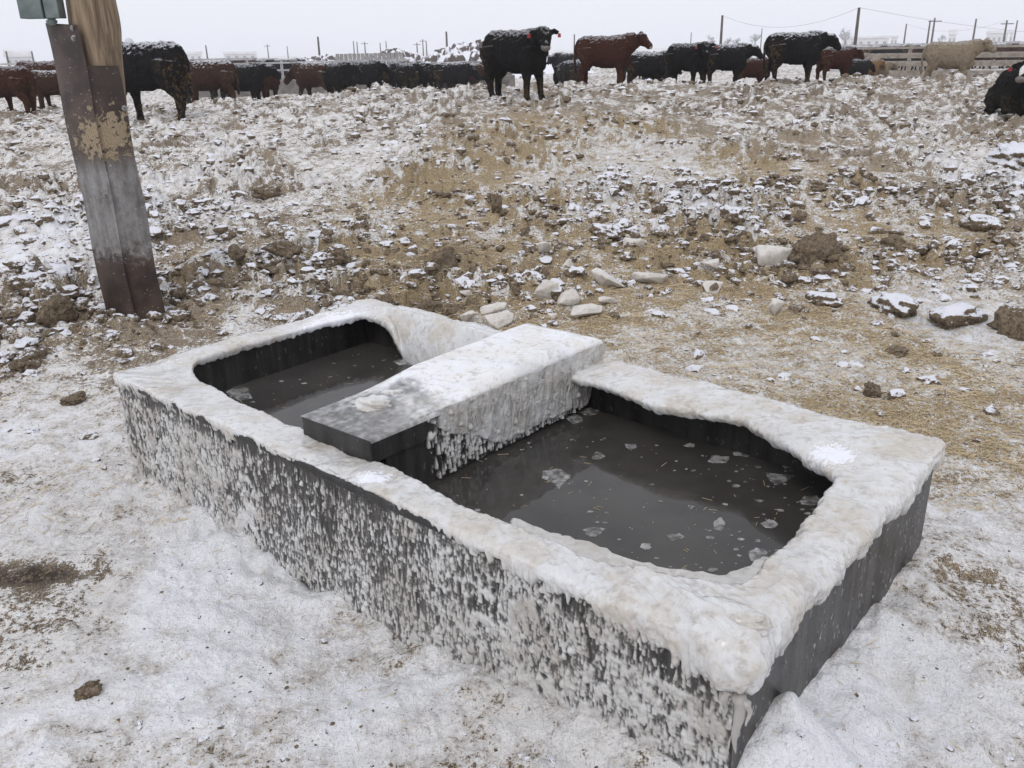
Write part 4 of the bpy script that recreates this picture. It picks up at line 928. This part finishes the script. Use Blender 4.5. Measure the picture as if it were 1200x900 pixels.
def cow(px, ytop, dist, rot, pose, fur, lab, tags=False, close=False, group='cattle standing in the feedlot pen', mz=None, cat='cow', foot=None, hgt=1.38):
    """px: photo column under the belly; ytop: photo row of the back; dist in metres, or found from the row of the feet"""
    if foot: q = hit(px, foot); dist = math.hypot(q[0], q[1])
    d = ray(px, 60); d = d/np.linalg.norm(d[:2]); x, y_ = d[0]*dist, d[1]*dist
    zz = float(base(x, y_))+.01; q = ray(px, ytop); zt_ = CH+q[2]/np.linalg.norm(q[:2])*dist; scale = float(np.clip((zt_-zz)/hgt, .42, 1.2))
    pass
    r = empty('cow', (x, y_, zz), math.radians(rot)); r.scale = (scale,)*3; tag(r, lab, cat, group)
    me, ears, (h0, hd, sd) = COWS[pose]; o = bpy.data.objects.new('body', me); COL.objects.link(o); o.parent = r; o.material_slots[0].link = 'OBJECT'; o.material_slots[0].material = FUR[fur]
    if tags:
        for e in ears[:]:
            V, Fc = [], []; box_vf(e+Vector((0, 0, -.07))+hd*.02, (.07, .07, .085), V, Fc, Matrix.Rotation(.5, 3, 'Z')); V = [tuple(v) for v in V]
            f = hd.copy(); f.z = 0; f.normalize(); cen_ = e+Vector((0, 0, -.06)); V = []
            for dy in (-.008, .008):
                for a_, b_ in ((-.026, .035), (.026, .035), (.034, -.04), (-.034, -.04)): V.append(tuple(cen_+sd*a_+Vector((0, 0, b_))+f*(dy+.03)))
            t_ = py_mesh('ear_tag', V, [(0, 1, 2, 3), (7, 6, 5, 4), (0, 4, 5, 1), (1, 5, 6, 2), (2, 6, 7, 3), (3, 7, 4, 0)], M_TAG, r)
    if fur == 'whiteface':
        fn = hd.cross(sd); fn = fn if fn.dot(Vector((hd.x, hd.y, .8))) > 0 else -fn; c = h0+hd*.24+fn*.075; v, f = ICO[3]; m = v*np.array([.24, .075, .065])
        R3 = np.array([hd[:], sd[:], fn[:]]).T; v = m@R3.T+np.array(c[:]); v = v+.012*fbm3(v/.05, 4, 2)[:, None]; np_mesh('white_blaze', v, f, [M_WHITE], True, r)
    if close:
        for sg in (-1, 1):
            c = h0+hd*.19+sd*sg*.130+Vector((0, 0, .055)); v, f = ICO[2]; e = np_mesh('eye', v*.024+np.array(c[:]), f, [M_EYE], True, r)
        c = h0+hd*.475; v, f = ICO[3]; m = v*np.array([.085, .092, .07]); R = np.array([[hd.x, sd.x, 0], [hd.y, sd.y, 0], [0, 0, 1]]); e = np_mesh('muzzle', m@R.T+np.array(c[:]), f, [mz or M_MUZ], True, r)
    return r
cow(604, 34, 16.6, -38, 'rightlook', 'black', 'big black cow facing the camera with red ear tags and dung caked hind leg', True, close=True)
cow(708, 41, 20.5, -12, 'alert', 'red', 'red brown cow with pale muzzle standing right of the big black cow', close=True, mz=M_MUZT)
cow(168, 48, 16.2, 172, 'down', 'blacksnow', 'large black cow with snowy back, head hidden behind the leaning post', foot=144)
cow(4, 77, 16, 160, 'down', 'red', 'red brown cow cut off by the left edge of the photo', foot=137)
cow(56, 82, 17.8, 185, 'down', 'brown', 'dark brown cow with snow on its back just left of the post', foot=130)
cow(46, 71, 28, 170, 'down', 'red', 'red brown cow back showing behind the two at the left edge')
cow(230, 81, 21, 12, 'ahead', 'grey', 'dark grey calf with snowy back right of the large black cow', cat='calf', foot=122)
cow(240, 70, 27, 200, 'ahead', 'brown', 'brown cow partly hidden behind the grey calf')
cow(277, 74, 29, 5, 'ahead', 'black', 'black cow standing sideways behind, next to a brown rump')
cow(306, 75, 30, 80, 'down', 'red', 'narrow red brown cow seen from behind at the concrete bunk')
cow(366, 72, 31, 160, 'down', 'brown', 'brown cow to the left of the black cow facing forward')
cow(394, 73, 28, -60, 'leftlook', 'black', 'black cow facing forward in front of the long row of black cattle')
row = [(420, 'black', 40, 'ahead'), (435, 'black', 100, 'down'), (447, 'blacksnow', 80, 'down'), (461, 'black', 70, 'ahead'), (474, 'black', 110, 'down'), (487, 'blacksnow', -70, 'ahead'), (500, 'black', 60, 'down'), (514, 'black', -50, 'ahead'), (527, 'blacksnow', 10, 'down'), (544, 'brown', 10, 'down'), (562, 'black', 30, 'ahead')]
ordn = ['first', 'second', 'third', 'fourth', 'fifth', 'sixth', 'seventh', 'eighth', 'ninth']
for i, (px, f_, ro, po) in enumerate(row):
    lab = ('%s black cow from the left in the tight row before the white mound' % ordn[i]) if i < 9 else ('brown cow at the right end of the tight row, left of big cow' if i == 9 else 'black cow glimpsed behind the rump of the big black cow')
    cow(px, 72+(i*7 % 5)-1, 32+(i*5 % 4)*1.3, ro, po, f_, lab)
cow(660, 74, 30, -100, 'ahead', 'whiteface', 'black cow with white face peering out behind the big black cow')
cow(672, 70, 27, 60, 'down', 'grey', 'dark rounded cow lying low between the big black and red cows')
cow(757, 61, 24.5, 5, 'alert', 'blacksnow', 'black cow with snowy back behind the red brown cow head')
cow(775, 75, 26, 30, 'ahead', 'grey', 'small grey calf low behind two black cows', cat='calf')
cow(806, 50, 21.5, -50, 'rightlook', 'black', 'black cow with head raised and red ear tag, left of a black pair', True)
cow(850, 51, 22.5, 4, 'ahead', 'blacksnow', 'black cow with snowy back walking right behind the tagged one')
cow(882, 67, 25, 10, 'down', 'red', 'small red calf glimpsed between black cows at the ground crest', cat='calf')
cow(930, 37, 20.0, 0, 'ahead', 'blacksnow', 'very large black cow with frosted back facing right at the crest')
cow(980, 55, 22.5, 12, 'ahead', 'red', 'red brown cow standing at the shoulder of the largest black cow')
cow(1006, 70, 23.5, 10, 'down', 'grey', 'grey calf lying beside the tan calves', cat='calf')
cow(1018, 69, 24.5, 20, 'ahead', 'tan', 'orange tan calf, left one of the two tan calves', cat='calf')
cow(1030, 73, 25, 0, 'ahead', 'cream', 'pale tan calf, right one of the two tan calves by the fence', cat='calf')
cow(1114, 48, 26, -25, 'alert', 'cream', 'cream coloured cow standing alone before the board fence', close=True)
cow(1201, 67, 15.2, -104, 'lyinglook', 'whiteface', 'black white faced cow with red ear tag lying at the right edge', True, close=True, hgt=1.08)

# ------------------------------------------------------------------ fences, bunks, far pens
M_RAIL = mat_plain('grey_boards', (.20, .17, .14), (.36, .32, .28), .8, 6, .003); M_CONC = mat_plain('bunk_concrete', (.13, .12, .11), (.24, .225, .21), .85, 4, .004)
M_PIPE = mat_plain('pipe_rail', (.30, .30, .30), (.5, .5, .51), .6, 4, .002); M_SNOWC = mat_plain('snow', (.72, .73, .77), (.84, .85, .9), .8, 2, .01)
def fence(x0, y0, x1, y1, rails, post_h, step, lab, mat, pw=.14, zg=.12, grp=None):
    L = math.hypot(x1-x0, y1-y0); a_ = math.atan2(y1-y0, x1-x0); r = empty('fence', (x0, y0, zg), a_); tag(r, lab, 'fence', grp)
    for z, h_, t_ in rails:
        V, Fc = [], []; n = max(1, int(L/step))
        box_vf((L/2, 0, z), (L, t_, h_), V, Fc); py_mesh('rail', V, Fc, mat, r)
    n = int(L/step)
    for i in range(min(n, 95)+1):
        V, Fc = [], []; box_vf((i*step, t_*.5+pw*.5+.003, post_h/2-.1), (pw, pw, post_h+.2), V, Fc); py_mesh('post', V, Fc, mat, r)
    return r
def W(px, d): q = ray(px, 60); q = q/np.linalg.norm(q[:2]); return q[0]*d, q[1]*d
a0 = W(1015, 33); a1 = W(1330, 31); fence(*a0, *a1, [(1.08, .12, .05), (.85, .16, .05), (.50, .30, .05)], 1.2, 2.6, 'grey board fence directly behind the cream cow', M_RAIL)
V, Fc = [], []; L = math.hypot(a1[0]-a0[0], a1[1]-a0[1]); bk = py_mesh('feed_bunk', *(lambda V, Fc: (box_vf((0, 0, .12), (L+4, .5, .34), V, Fc), (V, Fc))[1])([], []), M_CONC)
bk.location = ((a0[0]+a1[0])/2, (a0[1]+a1[1])/2-1.2, .05); bk.rotation_euler = (0, 0, math.atan2(a1[1]-a0[1], a1[0]-a0[0])); tag(bk, 'low concrete feed bunk below the grey board fence on the right', 'feed bunk')
a0 = W(1000, 48); a1 = W(1330, 46); fence(*a0, *a1, [(1.25, .10, .05), (.95, .14, .05), (.6, .14, .05)], 1.35, 2.6, 'second board fence further back on the right, snow on its rails', M_RAIL)
a0 = W(990, 70); a1 = W(1330, 68); fence(*a0, *a1, [(1.3, .12, .05), (.9, .14, .05)], 1.4, 3, 'third fence far back on the right before the crowded herd', M_PIPE)
a0 = W(150, 40); a1 = W(480, 42); fence(*a0, *a1, [(1.2, .07, .06), (.9, .07, .06), (.62, .07, .06)], 1.3, 3, 'pipe rail fence behind the cattle on the left', M_PIPE, .1)
a0 = W(-40, 52); a1 = W(300, 58); fence(*a0, *a1, [(1.35, .07, .06), (1.0, .07, .06), (.6, .07, .06)], 1.4, 3, 'far pipe fence behind the brown cattle at the left', M_PIPE, .1)
a0, a1 = W(210, 37), W(600, 37)
o = py_mesh('feed_bunk', *(lambda V, Fc: (box_vf((0, 0, .3), (math.dist(a0, a1), .6, .75), V, Fc), (V, Fc))[1])([], []), M_CONC, bevel=.04); o.location = ((a0[0]+a1[0])/2, (a0[1]+a1[1])/2, .05); tag(o, 'long grey concrete feed bunk behind the black cattle row', 'feed bunk')
a0 = W(395, 62); a1 = W(478, 60); V, Fc = [], []
Lx = math.dist(a0, a1); wbk = empty('windbreak', (*a0, .1), math.atan2(a1[1]-a0[1], a1[0]-a0[0])); tag(wbk, 'grey slatted windbreak wall standing left of the white mound', 'windbreak')
for i in range(int(Lx/.30)): box_vf((i*.30, 0, .75), (.25, .04, 1.5+.05*rng.random()), V, Fc)
py_mesh('slats', V, Fc, mat_plain('grey_slats', (.22, .21, .21), (.34, .33, .33), .8, 3, .002), wbk)
a0 = W(505, 66); 
# far herd on the right: backs of cattle in the pens
low, ears_, hh_ = cow_mesh('far_cow_body', 0, .3, .05, False, .06)
fm = ['brown', 'red', 'blacksnow', 'brown', 'black', 'brown', 'grey']
def far_cow(px, dist, rot, fur, lab, grp):
    x, y_ = W(px, dist); r = bpy.data.objects.new('cow', low); COL.objects.link(r); r.location = (x, y_, .1); r.rotation_euler = (0, 0, math.radians(rot)); r.scale = (1,)*3
    r.material_slots[0].link = 'OBJECT'; r.material_slots[0].material = FUR[fur]; tag(r, lab, 'cow', grp)
for dist, x0, x1, st in ((56, 985, 1095, 15), (60, 990, 1260, 13), (66, 975, 1260, 12), (80, 985, 1260, 11), (96, 980, 1260, 10)):
    px = x0
    while px < x1:
        far_cow(px+rng.uniform(-3, 3), dist+rng.uniform(-2, 2), rng.choice([0, 180, 20, 200])+rng.uniform(-20, 20), fm[rng.integers(7)], 'small distant cow in the crowded snow dusted herd in the pens behind the right fences', 'far herd in the right hand pens'); px += st*rng.uniform(.8, 1.2)
for px in list(range(312, 356, 9))+[660, 668, 745, 752]:
    far_cow(px, 46+rng.uniform(-1, 3), rng.uniform(0, 360), 'blacksnow', 'distant black cow back with snow beyond the rear fence', 'cattle beyond the rear fence')
for px in range(215, 300, 12):
    far_cow(px, 60+rng.uniform(-2, 3), rng.uniform(0, 360), 'brown', 'distant cow in the far pen behind the left cattle', 'cattle in the far left pen')

# snow covered heaps
def heap(name, px0, px1, dist, h, lab, depth=9, seed=1):
    (xa, ya), (xb, yb) = W(px0, dist), W(px1, dist); L = math.hypot(xb-xa, yb-ya); n, m = 220, 90
    S_, T_ = np.meshgrid(np.linspace(0, 1, n), np.linspace(0, 1, m), indexing='ij'); X_ = xa+(xb-xa)*S_; Y_ = ya+(yb-ya)*S_+T_*depth
    Z_ = h*np.clip(np.sin(S_*math.pi), 0, 1)**.6*np.clip(np.sin(T_*math.pi), 0, 1)**.7*(.75+.35*fbm(X_/4, Y_/4, seed, 3))
    d1, d2, c = worley(X_/.55, Y_/.55, seed); Z_ = Z_+.42*np.clip(1-(d1/.6)**2, 0, 1)*(c > .3)*np.minimum(1, Z_)
    o = np_mesh(name, np.stack([X_, Y_, Z_+.08], -1).reshape(-1, 3), grid_faces(n, m), [M_CLODH], True, None, dict(snow=.62+.15*fbm(X_/2, Y_/2, 7, 2))); tag(o, kind='structure'); return o
g = NT('snowy_heap'); P0 = g.coord(); nA = g.noise(P0, 2.2, 5, .7); v_ = g.math('ADD', g.math('MULTIPLY', g.math('SUBTRACT', g.nz(), .70), 1.7), g.math('MULTIPLY', g.math('SUBTRACT', nA, .5), 2.4))
M_CLODH = g.done(g.mix(g.ss(v_, -.25, .0), (.10, .08, .07), (.78, .79, .84)), .9)
heap('hill', 470, 640, 52, 2.3, '', seed=2); heap('hill', 560, 700, 60, 1.5, '', seed=3); heap('hill', 735, 800, 56, 1.35, '', 6, seed=4); heap('hill', 395, 500, 72, 2.0, '', seed=5); heap('hill', 300, 420, 85, 1.4, '', seed=6); heap('hill', 195, 300, 90, 1.3, '', seed=8)

# ------------------------------------------------------------------ far buildings, water tower, poles and wires, trees
M_FARB = mat_plain('pale_building', (.55, .55, .56), (.68, .68, .69), .8, .3, 0); M_ROOF = mat_plain('snowy_roof', (.5, .46, .44), (.72, .72, .74), .8, .1, 0); M_POLE = mat_plain('pole_wood', (.06, .05, .045), (.12, .10, .09), .9, 5, 0)
M_TW = mat_plain('tower_paint', (.42, .42, .44), (.55, .55, .57), .6, .5, 0)
def building(px0, px1, dist, h, lab, roof=1.5, bays=4):
    (xa, ya), (xb, yb) = W(px0, dist), W(px1, dist); L = math.dist((xa, ya), (xb, yb)); r = empty('building', ((xa+xb)/2, (ya+yb)/2, 0), math.atan2(yb-ya, xb-xa)); tag(r, lab, 'building')
    V, Fc = [], []; box_vf((0, 8, h/2), (L, 16, h), V, Fc); py_mesh('wall', V, Fc, M_FARB, r)
    V = [(-L/2-.5, -.5, h), (L/2+.5, -.5, h), (L/2+.5, 16.5, h), (-L/2-.5, 16.5, h), (-L/2-.5, 8, h+roof), (L/2+.5, 8, h+roof)]
    py_mesh('roof', V, [(0, 1, 5, 4), (3, 4, 5, 2), (0, 4, 3), (1, 2, 5), (3, 2, 1, 0)], M_ROOF, r)
    for k in range(bays):
        V, Fc = [], []; box_vf((-L/2+L*(k+.5)/bays, -.05, h*.3), (L/bays*.4, .12, h*.6), V, Fc); py_mesh('door', V, Fc, M_RAIL, r)
building(1153, 1178, 520, 4.5, 'long low pale shed on the skyline, left of two at far right'); building(1180, 1184, 520, 4.5, 'small square pale building on the skyline beside the long shed', 1, 1)
building(1109, 1118, 560, 4.6, 'pale block shaped mill building on the skyline above the cream cow', 3, 2); building(1042, 1050, 520, 3.8, 'low pale shed on the skyline above the second fence', 1, 2)
building(985, 1040, 430, 3.2, 'long grey shed on the skyline right of the leaning pole', 1., 6); building(5, 36, 330, 2.6, 'brown roofed barn on the skyline at the far left', 2.2, 4); building(206, 236, 600, 2.8, 'faint pale sheds on the skyline left of the first bare pole', 2, 4)
building(262, 300, 500, 2.2, 'low faint shed on the skyline above the black sideways cow', 1.5, 4)
def pole(px, ytop, dist, lab, r0=.14, cross=False):
    x, y_ = W(px, dist); t = aty(px, ytop, y_); o = empty('utility_pole', (x, y_, 0)); tag(o, lab, 'utility pole', 'utility poles on the skyline'); h_ = t[2]; V, Fc = [], []
    tube_vf([(0, 0, -.3), (0, 0, h_)], [r0, r0*.7], V, Fc, 8); py_mesh('shaft', V, Fc, M_POLE, o)
    if cross: V, Fc = [], []; box_vf((0, -.2, h_-.5), (2., .12, .14), V, Fc); py_mesh('crossarm', V, Fc, M_POLE, o)
    return np.array([x, y_, h_])
PL = {}
for px, yt, d_, c_, lab in [(1001, 9, 75, False, 'tallest bare pole right of the largest black cow'), (844, 18, 90, False, 'second tallest bare pole, rising above a pair of black cows'), (374, 43, 110, False, 'short dark pole above the brown and black cows left of centre'), (524, 37, 110, False, 'dark pole rising behind the white mound'),
         (673, 40, 190, False, 'thin pole just left of the red brown cow'), (242, 53, 190, False, 'pole over the brown cow behind the grey calf'), (7, 60, 170, False, 'left pole of the pair at the left edge'), (37, 60, 180, False, 'right pole of the pair at the left edge'), (1058, 28, 210, False, 'faint pole above the middle of the far herd'),
         (1085, 24, 170, False, 'left pole of the close pair above the cream cow'), (1090, 21, 160, True, 'right pole of the close pair above the cream cow, with crossarm'), (1138, 22, 165, False, 'pole just right of the cream cow head'), (1174, 24, 165, True, 'pole above the long pale shed, with crossarm'), (1186, 24, 230, False, 'faint pole right of the long pale shed'),
         (314, 52, 300, True, 'faint pole left of the short dark pole'), (337, 54, 330, False, 'fainter pole close left of the short dark pole'), (415, 48, 280, False, 'left faint pole of a pair above the windbreak'), (419, 49, 280, False, 'right faint pole of a pair above the windbreak'), (428, 49, 260, True, 'faint pole with crossarm above the windbreak'),
         (446, 50, 290, False, 'faint pole over the left part of the tight black row'), (453, 48, 290, False, 'faint pole over the middle of the tight black row'), (489, 50, 250, True, 'pole with crossarm at the left slope of the white mound'), (496, 46, 270, True, 'tall faint pole at the left slope of the white mound'), (500, 48, 270, False, 'faint pole behind the left slope of the mound'), (809, 38, 320, False, 'faint pole above the tagged black cow'),
         (891, 33, 320, False, 'faint pole between two large black cows')]:
    PL[px] = pole(px, yt, d_, lab, .15 if d_ < 120 else (.18 if d_ < 200 else .2), c_)
def wire(p, q, sag, lab, r=.009):
    V, Fc = [], []; pts = [p+(q-p)*t-np.array([0, 0, sag*4*t*(1-t)]) for t in np.linspace(0, 1, 16)]; tube_vf(pts, [r]*16, V, Fc, 5); tag(py_mesh('overhead_wire', V, Fc, M_POLE), lab, 'wire')
wire(PL[844], PL[1001], 1.2, 'overhead wire sagging between the two tallest poles'); wire(PL[1001], PL[1001]+np.array([75, 55, -.6]), 2, 'overhead wire running right from the tallest pole to the photo edge')
wire(PL[1058], PL[1174], 1.5, 'faint lower wire strung between the distant poles at right', .012)
# water tower
x, y_ = W(153, 420); tw = empty('water_tower', (x, y_, 0)); tag(tw, 'pale water tower on legs on the skyline behind the leaning post', 'water tower')
zt_ = aty(153, 44, y_)[2]; zb_ = aty(153, 56, y_)[2]; v, f = ICO[3]; rad = (zt_-zb_)*.62
V, Fc = [], []; hT = zt_-3.5; tube_vf([(0, 0, hT-1.6), (0, 0, hT-.8), (0, 0, hT+1.8), (0, 0, hT+3.0), (0, 0, hT+3.5)], [1., 1.95, 1.95, 1.2, .1], V, Fc, 18); py_mesh('tank', V, Fc, M_TW, tw, True)
for k in range(5):
    g_ = 6.283*k/5+.3; V, Fc = [], []; tube_vf([(2.2*math.cos(g_), 2.2*math.sin(g_), -.2), (1.8*math.cos(g_), 1.8*math.sin(g_), hT)], [.14, .12], V, Fc, 6); py_mesh('leg', V, Fc, M_TW, tw)
# bare winter trees, faint behind the herd
M_BARK = mat_plain('bare_twigs', (.10, .09, .085), (.17, .15, .14), .9, 1, 0)
def bare_tree(px, dist, h_, lab, seed):
    rg = random.Random(seed); x, y_ = W(px, dist); r = empty('bare_tree', (x, y_, 0)); tag(r, lab, 'tree', 'bare trees on the skyline'); V, Fc = [], []; V2, F2 = [], []
    tube_vf([(0, 0, -.2), (.1, 0, h_*.3), (0, .1, h_*.55)], [h_*.035, h_*.025, h_*.014], V, Fc, 7); py_mesh('trunk', V, Fc, M_BARK, r)
    def br(p, d, L, rad, n):
        q = p+d*L; tube_vf([p, (p+q)/2+Vector((rg.uniform(-.1, .1), rg.uniform(-.1, .1), 0))*L, q], [rad, rad*.8, rad*.55], V2, F2, 4)
        if n == 0: return
        for _ in range(4 if n > 1 else 5): br(p+d*L*rg.uniform(.4, 1), (d+Vector((rg.uniform(-.9, .9), rg.uniform(-.9, .9), rg.uniform(-.2, .6)))).normalized(), L*rg.uniform(.5, .75), rad*.55, n-1)
    for _ in range(7): br(Vector((0, 0, h_*rg.uniform(.2, .5))), Vector((rg.uniform(-.8, .8), rg.uniform(-.8, .8), rg.uniform(.5, 1.2))).normalized(), h_*.3, h_*.012, 3)
    py_mesh('crown', V2, F2, M_BARK, r)
for i, (px, h_, lab) in enumerate([(832, 8, 'small bare tree left of the second tallest pole'), (852, 7, 'low bare tree right of the second tallest pole'), (862, 7, 'low bare tree further right of the second tallest pole'), (884, 9, 'bare tree behind the rump of the largest black cow'), (989, 10, 'bare tree just left of the tallest pole'), (1102, 6, 'low bare tree left of the mill building')]):
    bare_tree(px, 330, h_*.62, lab, i+3)

# ------------------------------------------------------------------ haze
HAZE = .0008
if HAZE > 0:
    V, Fc = [], []; box_vf((0, 560, 9.5), (3400, 1300, 22), V, Fc); o = py_mesh('haze', V, Fc); tag(o, 'thin pale winter haze', 'haze', kind='stuff')
    hm = bpy.data.materials.new('haze'); hm.use_nodes = True; t = hm.node_tree; t.nodes.clear(); oo = t.nodes.new('ShaderNodeOutputMaterial'); pv = t.nodes.new('ShaderNodeVolumePrincipled')
    pv.inputs['Color'].default_value = (.93, .95, 1, 1); pv.inputs['Density'].default_value = HAZE; t.links.new(pv.outputs[0], oo.inputs['Volume']); o.data.materials.append(hm)
